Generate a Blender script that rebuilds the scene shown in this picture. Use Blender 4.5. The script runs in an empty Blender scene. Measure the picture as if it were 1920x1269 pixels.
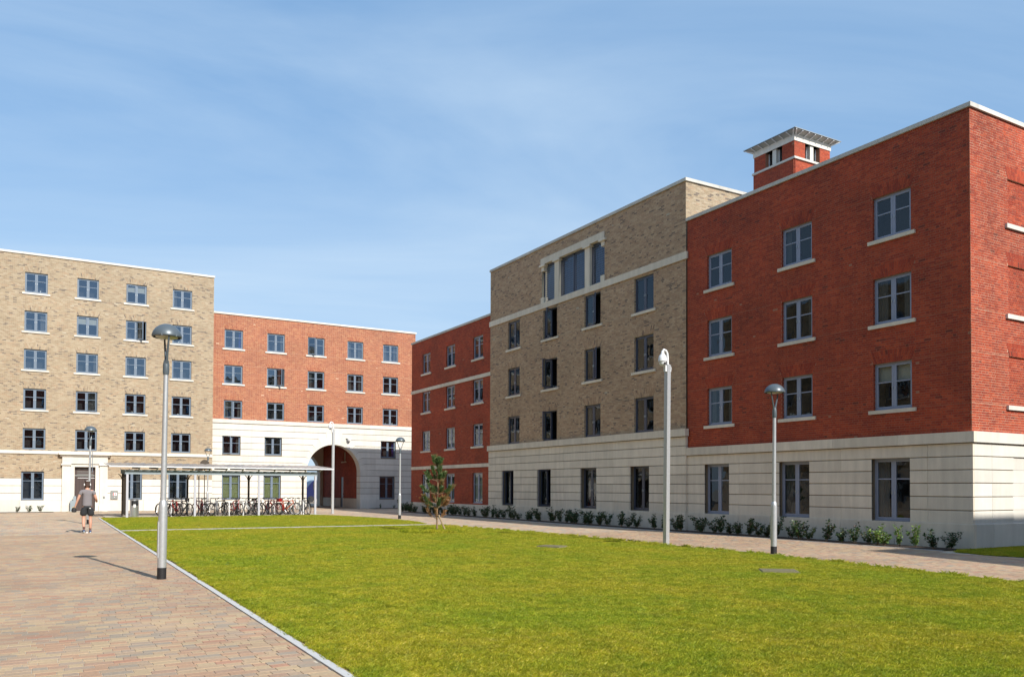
import bpy, bmesh, math, random
import numpy as np
from mathutils import Vector, Matrix
random.seed(7); rng = np.random.default_rng(7)
PI = math.pi
scene = bpy.context.scene
col = scene.collection

# ------------------------------------------------------------------ camera
yaw, pitch, roll = 0.526778, 0.020434, 0.003450
fx, cy = 1533.49, 882.875
def cam_axes():
    r = Vector((math.cos(yaw), -math.sin(yaw), 0)); f = Vector((math.sin(yaw), math.cos(yaw), 0)); d = Vector((0, 0, -1))
    f2 = math.cos(pitch)*f - math.sin(pitch)*d; d2 = math.cos(pitch)*d + math.sin(pitch)*f
    r3 = math.cos(roll)*r - math.sin(roll)*d2; d3 = math.sin(roll)*r + math.cos(roll)*d2
    return r3, d3, f2
r3, d3, f2 = cam_axes()
cd = bpy.data.cameras.new('camera'); cam = bpy.data.objects.new('camera', cd); col.objects.link(cam)
cam.matrix_world = Matrix(((r3.x, -d3.x, -f2.x, 0), (r3.y, -d3.y, -f2.y, 0), (r3.z, -d3.z, -f2.z, 1.6), (0, 0, 0, 1)))
cd.sensor_width = 36; cd.lens = fx/1920*36; cd.shift_y = (cy-634.5)/1920
cd.clip_start = 0.1; cd.clip_end = 6000
scene.camera = cam

# ------------------------------------------------------------------ world, sun, exposure
SUN = Vector((0.225, -1.355, 1.0)).normalized()
elev = math.asin(SUN.z); azim = math.atan2(SUN.x, SUN.y)
world = bpy.data.worlds.new('World'); scene.world = world; world.use_nodes = True
wt = world.node_tree; wn = wt.nodes; wn.clear()
def wnode(t, **k):
    n = wn.new(t)
    for a, b in k.items(): setattr(n, a, b)
    return n
wo = wnode('ShaderNodeOutputWorld'); wb = wnode('ShaderNodeBackground'); wb.inputs['Strength'].default_value = 0.12
sky = wnode('ShaderNodeTexSky', sky_type='NISHITA', sun_disc=False, sun_elevation=elev, sun_rotation=azim, altitude=50)
sky.air_density = 1.0; sky.dust_density = 0.6; sky.ozone_density = 1.6
tc = wnode('ShaderNodeTexCoord')
# cirrus: direction projected on a high flat layer
sep = wnode('ShaderNodeSeparateXYZ'); wt.links.new(tc.outputs['Generated'], sep.inputs[0])
mz = wnode('ShaderNodeMath', operation='MAXIMUM'); mz.inputs[1].default_value = 0.0; wt.links.new(sep.outputs['Z'], mz.inputs[0])
mz2 = wnode('ShaderNodeMath', operation='ADD'); mz2.inputs[1].default_value = 0.22; wt.links.new(mz.outputs[0], mz2.inputs[0])
vd = wnode('ShaderNodeVectorMath', operation='DIVIDE'); cmb = wnode('ShaderNodeCombineXYZ')
for i in range(3): wt.links.new(mz2.outputs[0], cmb.inputs[i])
wt.links.new(tc.outputs['Generated'], vd.inputs[0]); wt.links.new(cmb.outputs[0], vd.inputs[1])
mp = wnode('ShaderNodeMapping'); mp.inputs['Scale'].default_value = (0.42, 1.35, 0.0); mp.inputs['Location'].default_value = (3.1, 1.3, 0)
vr = wnode('ShaderNodeVectorRotate', rotation_type='Z_AXIS'); vr.inputs['Angle'].default_value = math.radians(15); wt.links.new(vd.outputs[0], vr.inputs['Vector']); wt.links.new(vr.outputs[0], mp.inputs['Vector'])
n1 = wnode('ShaderNodeTexNoise'); n1.inputs['Scale'].default_value = 1.1; n1.inputs['Detail'].default_value = 7; n1.inputs['Roughness'].default_value = 0.55; n1.inputs['Distortion'].default_value = 0.9
wt.links.new(mp.outputs[0], n1.inputs['Vector'])
cr = wnode('ShaderNodeValToRGB'); cr.color_ramp.elements[0].position = 0.40; cr.color_ramp.elements[1].position = 0.78
cr.color_ramp.elements[0].color = (0.0, 0.0, 0.0, 1); cr.color_ramp.elements[1].color = (0.62, 0.62, 0.62, 1)
wt.links.new(n1.outputs['Fac'], cr.inputs[0])
mixc = wnode('ShaderNodeMix', data_type='RGBA'); mixc.inputs[7].default_value = (4.2, 5.2, 6.2, 1)
veil = wnode('ShaderNodeMix', data_type='RGBA'); veil.inputs[0].default_value = 0.6; veil.inputs[7].default_value = (1.35, 2.9, 5.2, 1)   # thin even high haze
wt.links.new(sky.outputs[0], veil.inputs[6])
hz1 = wnode('ShaderNodeMath', operation='SUBTRACT'); hz1.inputs[0].default_value = 1.0; wt.links.new(mz.outputs[0], hz1.inputs[1])
hz2 = wnode('ShaderNodeMath', operation='POWER'); hz2.inputs[1].default_value = 3.2; wt.links.new(hz1.outputs[0], hz2.inputs[0])
hz3 = wnode('ShaderNodeMath', operation='MULTIPLY'); hz3.inputs[1].default_value = 0.78; wt.links.new(hz2.outputs[0], hz3.inputs[0])
hzm = wnode('ShaderNodeMix', data_type='RGBA'); hzm.inputs[7].default_value = (3.7, 4.8, 5.8, 1)
wt.links.new(hz3.outputs[0], hzm.inputs[0]); wt.links.new(veil.outputs[2], hzm.inputs[6])
wt.links.new(cr.outputs[0], mixc.inputs[0]); wt.links.new(hzm.outputs[2], mixc.inputs[6])
wt.links.new(mixc.outputs[2], wb.inputs['Color']); wt.links.new(wb.outputs[0], wo.inputs['Surface'])

sd = bpy.data.lights.new('sun', 'SUN'); sd.energy = 4.6; sd.angle = math.radians(0.55); sd.color = (1.0, 0.945, 0.86)
sun = bpy.data.objects.new('sun', sd); col.objects.link(sun)
sun.rotation_euler = (-SUN).to_track_quat('-Z', 'Y').to_euler(); sun.location = (20, -40, 60)
scene.view_settings.view_transform = 'Standard'; scene.view_settings.look = 'None'
scene.view_settings.exposure = 0.42; scene.view_settings.gamma = 1.0; scene.view_settings.use_curve_mapping = False

# ------------------------------------------------------------------ materials
MATS = {}
class NT:
    def __init__(s, name):
        s.m = bpy.data.materials.new(name); s.m.use_nodes = True; s.t = s.m.node_tree; s.t.nodes.clear()
        s.out = s.n('ShaderNodeOutputMaterial')
    def n(s, t, **k):
        x = s.t.nodes.new(t)
        for a, b in k.items(): setattr(x, a, b)
        return x
    def l(s, a, b): s.t.links.new(a, b)
    def math(s, op, a, b=None, c=None):
        x = s.n('ShaderNodeMath', operation=op)
        for i, v in enumerate((a, b, c)):
            if v is None: continue
            if isinstance(v, (int, float)): x.inputs[i].default_value = v
            else: s.l(v, x.inputs[i])
        return x.outputs[0]
    def mix(s, f, a, b, mode='MIX'):
        x = s.n('ShaderNodeMix', data_type='RGBA', blend_type=mode)
        for i, v in ((0, f), (6, a), (7, b)):
            if isinstance(v, (int, float)): x.inputs[i].default_value = v
            elif isinstance(v, tuple): x.inputs[i].default_value = (*v[:3], 1)
            else: s.l(v, x.inputs[i])
        return x.outputs[2]
    def ramp(s, f, stops, interp='LINEAR'):
        x = s.n('ShaderNodeValToRGB'); e = x.color_ramp; e.interpolation = interp
        while len(e.elements) < len(stops): e.elements.new(0.5)
        for el, (p, c) in zip(e.elements, stops):
            el.position = p; el.color = (*c, 1) if isinstance(c, tuple) else (c, c, c, 1)
        s.l(f, x.inputs[0]); return x.outputs[0]
    def pos(s):
        return s.n('ShaderNodeNewGeometry').outputs['Position']
    def noise(s, scale, detail=4, rough=0.55, vec=None, sx=None, dist=0):
        x = s.n('ShaderNodeTexNoise'); x.inputs['Scale'].default_value = scale; x.inputs['Detail'].default_value = detail; x.inputs['Roughness'].default_value = rough
        x.inputs['Distortion'].default_value = dist
        v = vec or s.pos()
        if sx:
            m = s.n('ShaderNodeMapping'); m.inputs['Scale'].default_value = sx; s.l(v, m.inputs['Vector']); v = m.outputs[0]
        s.l(v, x.inputs['Vector']); return x.outputs['Fac']
    def bump(s, h, strength=0.3, dist=0.01):
        x = s.n('ShaderNodeBump'); x.inputs['Strength'].default_value = strength; x.inputs['Distance'].default_value = dist; s.l(h, x.inputs['Height']); return x.outputs[0]
    def bsdf(s, color, rough=0.7, metal=0, normal=None, spec=0.5, **k):
        x = s.n('ShaderNodeBsdfPrincipled')
        for nm, v in (('Base Color', color), ('Roughness', rough), ('Metallic', metal), ('Specular IOR Level', spec)):
            if isinstance(v, (int, float)): x.inputs[nm].default_value = v
            elif isinstance(v, tuple): x.inputs[nm].default_value = (*v[:3], 1)
            else: s.l(v, x.inputs[nm])
        if normal: s.l(normal, x.inputs['Normal'])
        for nm, v in k.items(): x.inputs[nm.replace('_', ' ')].default_value = v
        return x.outputs[0]
    def done(s, sh): s.l(sh, s.out.inputs['Surface']); MATS[s.m.name] = s.m; return s.m
    def rand(s):
        a = s.n('ShaderNodeNewGeometry').outputs['Random Per Island']; b = s.n('ShaderNodeObjectInfo').outputs['Random']
        return s.math('FRACT', s.math('ADD', a, s.math('MULTIPLY', b, 7.31)))

def island_mat(name, stops, var=0.25, big=0.18, rough=0.85, bumps=0.25, pale=None, pale_pos=(0.66, 0.8), dark=None, soft=0.0):
    t = NT(name); r = t.rand()
    avg = tuple(sum(c_[k] for p_, c_ in stops)/len(stops) for k in range(3)); stops = [(p_, tuple(c_[k]*(1-soft)+avg[k]*soft for k in range(3))) for p_, c_ in stops]
    c = t.ramp(r, stops, 'CONSTANT')
    fine = t.noise(38, 3, 0.6)
    c = t.mix(1.0, c, t.ramp(fine, [(0.25, 1-var), (0.75, 1+var)]), 'MULTIPLY')
    bigf = t.noise(0.55, 4, 0.6)
    c = t.mix(1.0, c, t.ramp(bigf, [(0.3, 1-big), (0.7, 1+big)]), 'MULTIPLY')
    if pale:
        pn = t.noise(1.1, 6, 0.7, sx=(1, 1, 3.2))
        c = t.mix(t.ramp(pn, [(pale_pos[0], 0.0), (pale_pos[1], 0.75)]), c, pale)
    if dark:
        dn = t.noise(0.9, 5, 0.6, sx=(1.3, 1.3, 0.35))
        c = t.mix(t.ramp(dn, [(0.52, 0.0), (0.75, 0.6)]), c, dark)
    return t.done(t.bsdf(c, rough, normal=t.bump(t.noise(90, 3), bumps, 0.004)))

# albedos are the materials' own colours
island_mat('red_brick', [(0, (0.336, 0.045, 0.014)), (0.30, (0.285, 0.036, 0.013)), (0.52, (0.377, 0.055, 0.017)), (0.72, (0.245, 0.029, 0.012)), (0.88, (0.408, 0.067, 0.022)), (0.985, (0.132, 0.024, 0.013))], pale=(0.46, 0.30, 0.24), pale_pos=(0.74, 0.92), big=0.26, soft=0.22)
island_mat('orange_brick', [(0, (0.344, 0.111, 0.054)), (0.30, (0.292, 0.086, 0.045)), (0.55, (0.378, 0.135, 0.065)), (0.78, (0.258, 0.074, 0.042)), (0.92, (0.404, 0.180, 0.086))], pale=(0.52, 0.40, 0.30), pale_pos=(0.70, 0.9), big=0.12, soft=0.2)
island_mat('buff_brick', [(0, (0.376, 0.294, 0.194)), (0.26, (0.331, 0.256, 0.169)), (0.46, (0.414, 0.336, 0.235)), (0.66, (0.301, 0.221, 0.140)), (0.78, (0.376, 0.260, 0.165)), (0.88, (0.255, 0.191, 0.136)), (0.935, (0.121, 0.096, 0.082))], big=0.10, soft=0.25)
island_mat('brown_brick', [(0, (0.467, 0.311, 0.186)), (0.26, (0.384, 0.250, 0.150)), (0.46, (0.522, 0.366, 0.228)), (0.64, (0.343, 0.207, 0.120)), (0.78, (0.438, 0.268, 0.162)), (0.88, (0.274, 0.177, 0.120)), (0.935, (0.117, 0.079, 0.066))], big=0.10, soft=0.35)
island_mat('paver', [(0, (0.449, 0.324, 0.195)), (0.18, (0.422, 0.250, 0.153)), (0.36, (0.387, 0.290, 0.195)), (0.52, (0.467, 0.359, 0.208)), (0.66, (0.360, 0.224, 0.153)), (0.78, (0.269, 0.250, 0.204)), (0.90, (0.333, 0.264, 0.200)), (0.97, (0.405, 0.184, 0.116))], var=0.16, big=0.14, rough=0.9, soft=0.42)

def mortar(name, c):
    t = NT(name); n = t.noise(60, 3)
    return t.done(t.bsdf(t.mix(n, tuple(x*0.85 for x in c), tuple(x*1.15 for x in c)), 0.95))
mortar('pale_mortar', (0.56, 0.38, 0.26)); mortar('rose_mortar', (0.34, 0.15, 0.09)); mortar('grey_mortar', (0.42, 0.37, 0.28)); mortar('sand_joint', (0.50, 0.44, 0.35))

def plain(name, c, rough=0.6, metal=0, var=0.08, scale=8, bump=0.05, spec=0.5, **k):
    t = NT(name); n = t.noise(scale, 5, 0.6)
    cc = t.mix(n, tuple(x*(1-var) for x in c), tuple(min(1, x*(1+var)) for x in c))
    return t.done(t.bsdf(cc, rough, metal, normal=t.bump(t.noise(120, 2), bump, 0.002), spec=spec, **k))

def stone(name, c, streak=0.10):
    t = NT(name)
    n = t.noise(1.3, 5, 0.6); s2 = t.noise(1.0, 5, 0.6, sx=(5, 5, 0.5)); f = t.noise(140, 2, 0.6)
    cc = t.mix(1.0, c, t.ramp(n, [(0.3, 0.93), (0.7, 1.05)]), 'MULTIPLY')
    cc = t.mix(1.0, cc, t.ramp(s2, [(0.35, 1-streak), (0.65, 1.03)]), 'MULTIPLY')
    cc = t.mix(1.0, cc, t.ramp(f, [(0.3, 0.94), (0.7, 1.06)]), 'MULTIPLY')
    r = t.rand(); cc = t.mix(1.0, cc, t.ramp(r, [(0, 0.90), (1, 1.05)]), 'MULTIPLY')
    return t.done(t.bsdf(cc, 0.85, normal=t.bump(f, 0.15, 0.003)))
stone('cast_stone', (0.71, 0.63, 0.51)); stone('pale_stone', (0.66, 0.63, 0.565), 0.05); stone('coping_stone', (0.55, 0.53, 0.48))
plain('joint_shadow', (0.20, 0.155, 0.10), 0.95)
plain('frame_blue_grey', (0.26, 0.29, 0.38), 0.4); plain('frame_dark', (0.058, 0.068, 0.105), 0.35); plain('frame_slate', (0.145, 0.19, 0.25), 0.4)
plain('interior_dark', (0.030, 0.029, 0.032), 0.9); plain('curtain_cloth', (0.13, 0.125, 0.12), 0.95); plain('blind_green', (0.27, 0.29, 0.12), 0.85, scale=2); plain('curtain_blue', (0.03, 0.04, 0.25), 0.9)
plain('cream_blind', (0.42, 0.40, 0.34), 0.9)
plain('galvanised', (0.50, 0.52, 0.54), 0.42, 0.55, var=0.18, scale=22); plain('pole_grey', (0.42, 0.46, 0.48), 0.45, 0.3, var=0.1)
plain('lamp_grey', (0.10, 0.125, 0.145), 0.38, 0.2); plain('lamp_bowl', (0.42, 0.40, 0.28), 0.3); plain('roof_sheet', (0.24, 0.24, 0.25), 0.3, var=0.15, scale=6); plain('black_band', (0.012, 0.012, 0.014), 0.6)
plain('white_metal', (0.72, 0.73, 0.74), 0.35, var=0.03); plain('camera_glass', (0.05, 0.05, 0.055), 0.1); plain('steel', (0.62, 0.64, 0.66), 0.28, 0.85, var=0.06)
plain('door_brown', (0.065, 0.042, 0.038), 0.45); plain('shelter_paint', (0.25, 0.30, 0.33), 0.4); plain('shelter_post', (0.50, 0.50, 0.55), 0.4, 0.2)
plain('rubber', (0.02, 0.02, 0.022), 0.75); plain('chrome', (0.65, 0.65, 0.66), 0.25, 0.9); plain('sign_red', (0.55, 0.02, 0.03), 0.5); plain('sign_white', (0.75, 0.75, 0.74), 0.5)
plain('panel_grey', (0.22, 0.23, 0.22), 0.6, var=0.3, scale=30); plain('roof_felt', (0.16, 0.16, 0.165), 0.9); plain('metal_roof', (0.30, 0.33, 0.34), 0.45, 0.3); plain('soffit_grey', (0.36, 0.38, 0.36), 0.6)
plain('iron', (0.20, 0.18, 0.10), 0.8, var=0.3, scale=40); plain('timber', (0.33, 0.25, 0.15), 0.85, var=0.25, scale=25); plain('vent_brown', (0.075, 0.06, 0.045), 0.8)
plain('van_blue', (0.010, 0.016, 0.075), 0.25); plain('kerb_concrete', (0.50, 0.50, 0.49), 0.9, var=0.12, scale=14)
plain('concrete_slab', (0.44, 0.40, 0.33), 0.9, var=0.12)
for nm, c in dict(bike_red=(0.26, 0.012, 0.010), bike_black=(0.012, 0.012, 0.014), bike_grey=(0.20, 0.21, 0.22), bike_white=(0.6, 0.6, 0.6), bike_orange=(0.36, 0.05, 0.01), bike_maroon=(0.07, 0.008, 0.012), bike_green=(0.02, 0.09, 0.06)).items(): plain(nm, c, 0.3)
plain('skin', (0.50, 0.27, 0.19), 0.6, var=0.06); plain('tshirt_grey', (0.19, 0.175, 0.185), 0.95, var=0.12, scale=30); plain('shorts_black', (0.022, 0.024, 0.028), 0.9); plain('hair_brown', (0.045, 0.022, 0.014), 0.8)
plain('sock_brown', (0.11, 0.06, 0.05), 0.9); plain('shoe_blue', (0.02, 0.045, 0.12), 0.6); plain('shoe_sole', (0.45, 0.55, 0.62), 0.6); plain('yellow_plastic', (0.5, 0.33, 0.05), 0.5)
plain('pine_bark', (0.24, 0.17, 0.10), 0.95, var=0.25, scale=30)

for gname, ior, tint in (('glass', 1.56, (0.86, 0.93, 1, 1)), ('coated_glass', 2.7, (0.60, 0.78, 1, 1))):
    t = NT(gname)
    # double glazing with a slight ripple: reflects, and lets the room behind show
    nrm = t.bump(t.noise(1.3, 2, 0.5), 0.09, 0.05)
    fr = t.n('ShaderNodeFresnel'); bf = t.n('ShaderNodeNewGeometry').outputs['Backfacing']; t.l(t.math('ADD', ior, t.math('MULTIPLY', bf, 1/ior-ior)), fr.inputs['IOR']); t.l(nrm, fr.inputs['Normal'])
    gl = t.n('ShaderNodeBsdfGlossy'); gl.inputs['Roughness'].default_value = 0.01; gl.inputs['Color'].default_value = tint; t.l(nrm, gl.inputs['Normal'])
    tr = t.n('ShaderNodeBsdfTransparent'); tr.inputs['Color'].default_value = (0.72, 0.76, 0.76, 1)
    mx = t.n('ShaderNodeMixShader'); t.l(fr.outputs[0], mx.inputs[0]); t.l(tr.outputs[0], mx.inputs[1]); t.l(gl.outputs[0], mx.inputs[2])
    t.done(mx.outputs[0])

def tex_brick(name, stops, mort, bw, bh, mw=0.009, swap=None, rough=0.9, var=0.12):
    """brick pattern for surfaces too far off to tell the pieces apart"""
    t = NT(name); v = t.pos(); s = t.n('ShaderNodeSeparateXYZ'); t.l(v, s.inputs[0])
    c = t.n('ShaderNodeCombineXYZ')
    if swap == 'ground': a, b = s.outputs['X'], s.outputs['Y']
    else: a, b = t.math('ADD', s.outputs['X'], s.outputs['Y']), s.outputs['Z']
    t.l(a, c.inputs[0]); t.l(b, c.inputs[1])
    bt = t.n('ShaderNodeTexBrick'); bt.inputs['Scale'].default_value = 1; bt.inputs['Brick Width'].default_value = bw; bt.inputs['Row Height'].default_value = bh
    bt.inputs['Mortar Size'].default_value = mw/2; bt.inputs['Color1'].default_value = (0, 0, 0, 1); bt.inputs['Color2'].default_value = (1, 1, 1, 1); bt.inputs['Mortar'].default_value = (0.5, 0.5, 0.5, 1)
    t.l(c.outputs[0], bt.inputs['Vector'])
    cc = t.mix(bt.outputs['Fac'], t.ramp(bt.outputs['Color'], stops, 'CONSTANT'), mort)
    cc = t.mix(1.0, cc, t.ramp(t.noise(0.6, 4), [(0.3, 1-var), (0.7, 1+var)]), 'MULTIPLY')
    return t.done(t.bsdf(cc, rough, normal=t.bump(t.math('SUBTRACT', 1.0, bt.outputs['Fac']), 0.4, 0.005)))
PV = [(0, (0.50, 0.37, 0.235)), (0.2, (0.47, 0.285, 0.185)), (0.4, (0.43, 0.33, 0.235)), (0.55, (0.52, 0.41, 0.25)), (0.7, (0.40, 0.255, 0.185)), (0.82, (0.30, 0.285, 0.245))]
tex_brick('far_paving', PV, (0.48, 0.42, 0.33), 0.2, 0.125, 0.008, 'ground')
tex_brick('far_red_brick', [(0, (0.33, 0.085, 0.045)), (0.5, (0.27, 0.062, 0.036)), (0.8, (0.38, 0.10, 0.05))], (0.38, 0.22, 0.15), 0.2065, 0.0685)
tex_brick('far_buff_brick', [(0, (0.50, 0.385, 0.235)), (0.5, (0.42, 0.32, 0.2)), (0.85, (0.2, 0.15, 0.11))], (0.4, 0.34, 0.25), 0.2065, 0.0685)

t = NT('grass_blade')
r = t.n('ShaderNodeNewGeometry').outputs['Random Per Island']
a = t.ramp(r, [(0, (0.25, 0.27, 0.008)), (0.3, (0.31, 0.31, 0.010)), (0.55, (0.36, 0.33, 0.014)), (0.78, (0.46, 0.39, 0.06)), (0.93, (0.17, 0.21, 0.008))], 'CONSTANT')
g = t.ramp(r, [(0, (0.16, 0.25, 0.006)), (0.4, (0.21, 0.29, 0.008)), (0.75, (0.28, 0.33, 0.012)), (0.93, (0.12, 0.19, 0.008))], 'CONSTANT')
big = t.noise(0.42, 5, 0.62, dist=0.5); mid = t.noise(2.6, 4, 0.6); fine = t.noise(11, 3, 0.6)
f = t.ramp(t.math('ADD', t.math('MULTIPLY', big, 0.6), t.math('MULTIPLY', mid, 0.4)), [(0.40, 0.85), (0.58, 0.0)])
c = t.mix(f, a, g)
c = t.mix(1.0, c, t.ramp(fine, [(0.3, 0.98), (0.7, 1.40)]), 'MULTIPLY')
c = t.mix(1.0, c, (1.14, 1.08, 1.0), 'MULTIPLY')
c = t.mix(t.ramp(t.noise(1.7, 5, 0.7), [(0.55, 0.0), (0.75, 0.35)]), c, (0.34, 0.27, 0.07))
c = t.mix(0.09, c, (0.24, 0.28, 0.18))
c = t.mix(1.0, c, t.ramp(mid, [(0.3, 0.86), (0.7, 1.14)]), 'MULTIPLY')
b1 = t.n('ShaderNodeBsdfDiffuse'); t.l(c, b1.inputs['Color'])
b2 = t.n('ShaderNodeBsdfTranslucent'); t.l(c, b2.inputs['Color'])
gg = t.n('ShaderNodeBsdfGlossy'); gg.inputs['Roughness'].default_value = 0.45; gg.inputs['Color'].default_value = (0.9, 1, 0.8, 1)
m1 = t.n('ShaderNodeMixShader'); m1.inputs[0].default_value = 0.42; t.l(b1.outputs[0], m1.inputs[1]); t.l(b2.outputs[0], m1.inputs[2])
m2 = t.n('ShaderNodeMixShader'); m2.inputs[0].default_value = 0.008; t.l(m1.outputs[0], m2.inputs[1]); t.l(gg.outputs[0], m2.inputs[2])
t.done(m2.outputs[0])
t = NT('turf'); big = t.noise(0.42, 5, 0.62, dist=0.5); mid = t.noise(2.6, 4, 0.6); fine = t.noise(45, 4, 0.7)
f = t.ramp(t.math('ADD', t.math('MULTIPLY', big, 0.6), t.math('MULTIPLY', mid, 0.4)), [(0.43, 1.0), (0.55, 0.0)])
c = t.mix(f, (0.22, 0.22, 0.022), (0.13, 0.19, 0.016)); c = t.mix(1.0, c, t.ramp(fine, [(0.3, 0.5), (0.7, 1.3)]), 'MULTIPLY')
t.done(t.bsdf(c, 0.95, normal=t.bump(fine, 0.8, 0.02)))
t = NT('soil'); c = t.mix(t.noise(30, 5, 0.7), (0.028, 0.018, 0.013), (0.11, 0.075, 0.055)); t.done(t.bsdf(c, 0.95, normal=t.bump(t.noise(25, 5, 0.7), 1.0, 0.03)))
def leafmat(name, stops):
    t = NT(name); r = t.rand(); c = t.ramp(r, stops, 'CONSTANT')
    b1 = t.n('ShaderNodeBsdfPrincipled'); t.l(c, b1.inputs['Base Color']); b1.inputs['Roughness'].default_value = 0.45
    b2 = t.n('ShaderNodeBsdfTranslucent'); t.l(c, b2.inputs['Color']); m = t.n('ShaderNodeMixShader'); m.inputs[0].default_value = 0.25
    t.l(b1.outputs[0], m.inputs[1]); t.l(b2.outputs[0], m.inputs[2]); t.done(m.outputs[0])
leafmat('leaf_dark', [(0, (0.020, 0.055, 0.014)), (0.4, (0.030, 0.078, 0.018)), (0.7, (0.045, 0.10, 0.024)), (0.9, (0.09, 0.11, 0.03)), (0.96, (0.11, 0.04, 0.02))])
leafmat('leaf_light', [(0, (0.12, 0.22, 0.04)), (0.4, (0.20, 0.30, 0.06)), (0.8, (0.07, 0.13, 0.03))])
leafmat('needle_green', [(0, (0.055, 0.12, 0.035)), (0.4, (0.09, 0.17, 0.05)), (0.75, (0.16, 0.22, 0.075)), (0.94, (0.24, 0.20, 0.08))])
leafmat('needle_mixed', [(0, (0.10, 0.14, 0.045)), (0.3, (0.25, 0.17, 0.06)), (0.7, (0.30, 0.15, 0.055))])
leafmat('needle_brown', [(0, (0.30, 0.14, 0.05)), (0.5, (0.38, 0.20, 0.08)), (0.85, (0.20, 0.15, 0.05))])

# ------------------------------------------------------------------ object helpers
def link(o, parent=None):
    col.objects.link(o)
    if parent is not None: o.parent = parent
    return o
def tag(o, label=None, cat=None, group=None, kind=None):
    if label: o['label'] = label
    if cat: o['category'] = cat
    if group: o['group'] = group
    if kind: o['kind'] = kind
    return o
def empty(name, loc=(0, 0, 0), rz=0, label=None, cat=None, group=None):
    o = bpy.data.objects.new(name, None); col.objects.link(o); o.location = loc; o.rotation_euler.z = rz
    o.empty_display_size = 0.3
    return tag(o, label, cat, group)
def obj(name, me, parent=None, loc=(0, 0, 0), rz=0):
    o = bpy.data.objects.new(name, me); link(o, parent); o.location = loc; o.rotation_euler.z = rz
    return o
def copy_tree(o, parent=None):
    c = o.copy(); col.objects.link(c); c.parent = parent
    if parent is not None: c.matrix_parent_inverse = o.matrix_parent_inverse.copy()
    for ch in list(o.children): copy_tree(ch, c)
    return c
def raw_mesh(name, V, F, mats, fm=None, smooth=False):
    """V (N,3), F list of tuples or (M,4) array"""
    me = bpy.data.meshes.new(name)
    if isinstance(F, np.ndarray):
        V = np.asarray(V, dtype=np.float32); n = len(F); k = F.shape[1]
        me.vertices.add(len(V)); me.vertices.foreach_set('co', V.ravel())
        me.loops.add(n*k); me.loops.foreach_set('vertex_index', F.astype(np.int32).ravel())
        me.polygons.add(n); me.polygons.foreach_set('loop_start', np.arange(n, dtype=np.int32)*k)
        me.update(calc_edges=True)
    else:
        me.from_pydata([tuple(v) for v in V], [], F); me.update()
    for m in (mats if isinstance(mats, (list, tuple)) else [mats]): me.materials.append(MATS[m])
    if fm is not None: me.polygons.foreach_set('material_index', np.asarray(fm, dtype=np.int32))
    me.polygons.foreach_set('use_smooth', [bool(smooth)]*len(me.polygons))
    return me
# hexahedra: (N,8,3); vertex order: back ring 0..3, front ring 4..7 (front = outward, local -y)
HF = np.array([[4, 5, 6, 7], [0, 1, 5, 4], [1, 2, 6, 5], [2, 3, 7, 6], [3, 0, 4, 7]]); HB = np.array([[3, 2, 1, 0]])
def hex_mesh(name, H, mats, back=False):
    H = np.asarray(H, dtype=np.float32); F = np.vstack([HF, HB]) if back else HF
    Fall = (F[None] + (np.arange(len(H))*8)[:, None, None]).reshape(-1, 4)
    return raw_mesh(name, H.reshape(-1, 3), Fall, mats)
def hx(u0, u1, z0, z1, d0, d1):
    """boxes in facade space: u along wall, z up, d outward (local y = -d)"""
    u0, u1, z0, z1, d0, d1 = np.broadcast_arrays(*[np.atleast_1d(np.asarray(a, dtype=float)) for a in (u0, u1, z0, z1, d0, d1)])
    def p(u, d, z): return np.stack([u, -d, z], -1)
    return np.stack([p(u0, d0, z0), p(u1, d0, z0), p(u1, d0, z1), p(u0, d0, z1), p(u0, d1, z0), p(u1, d1, z0), p(u1, d1, z1), p(u0, d1, z1)], 1)
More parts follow.
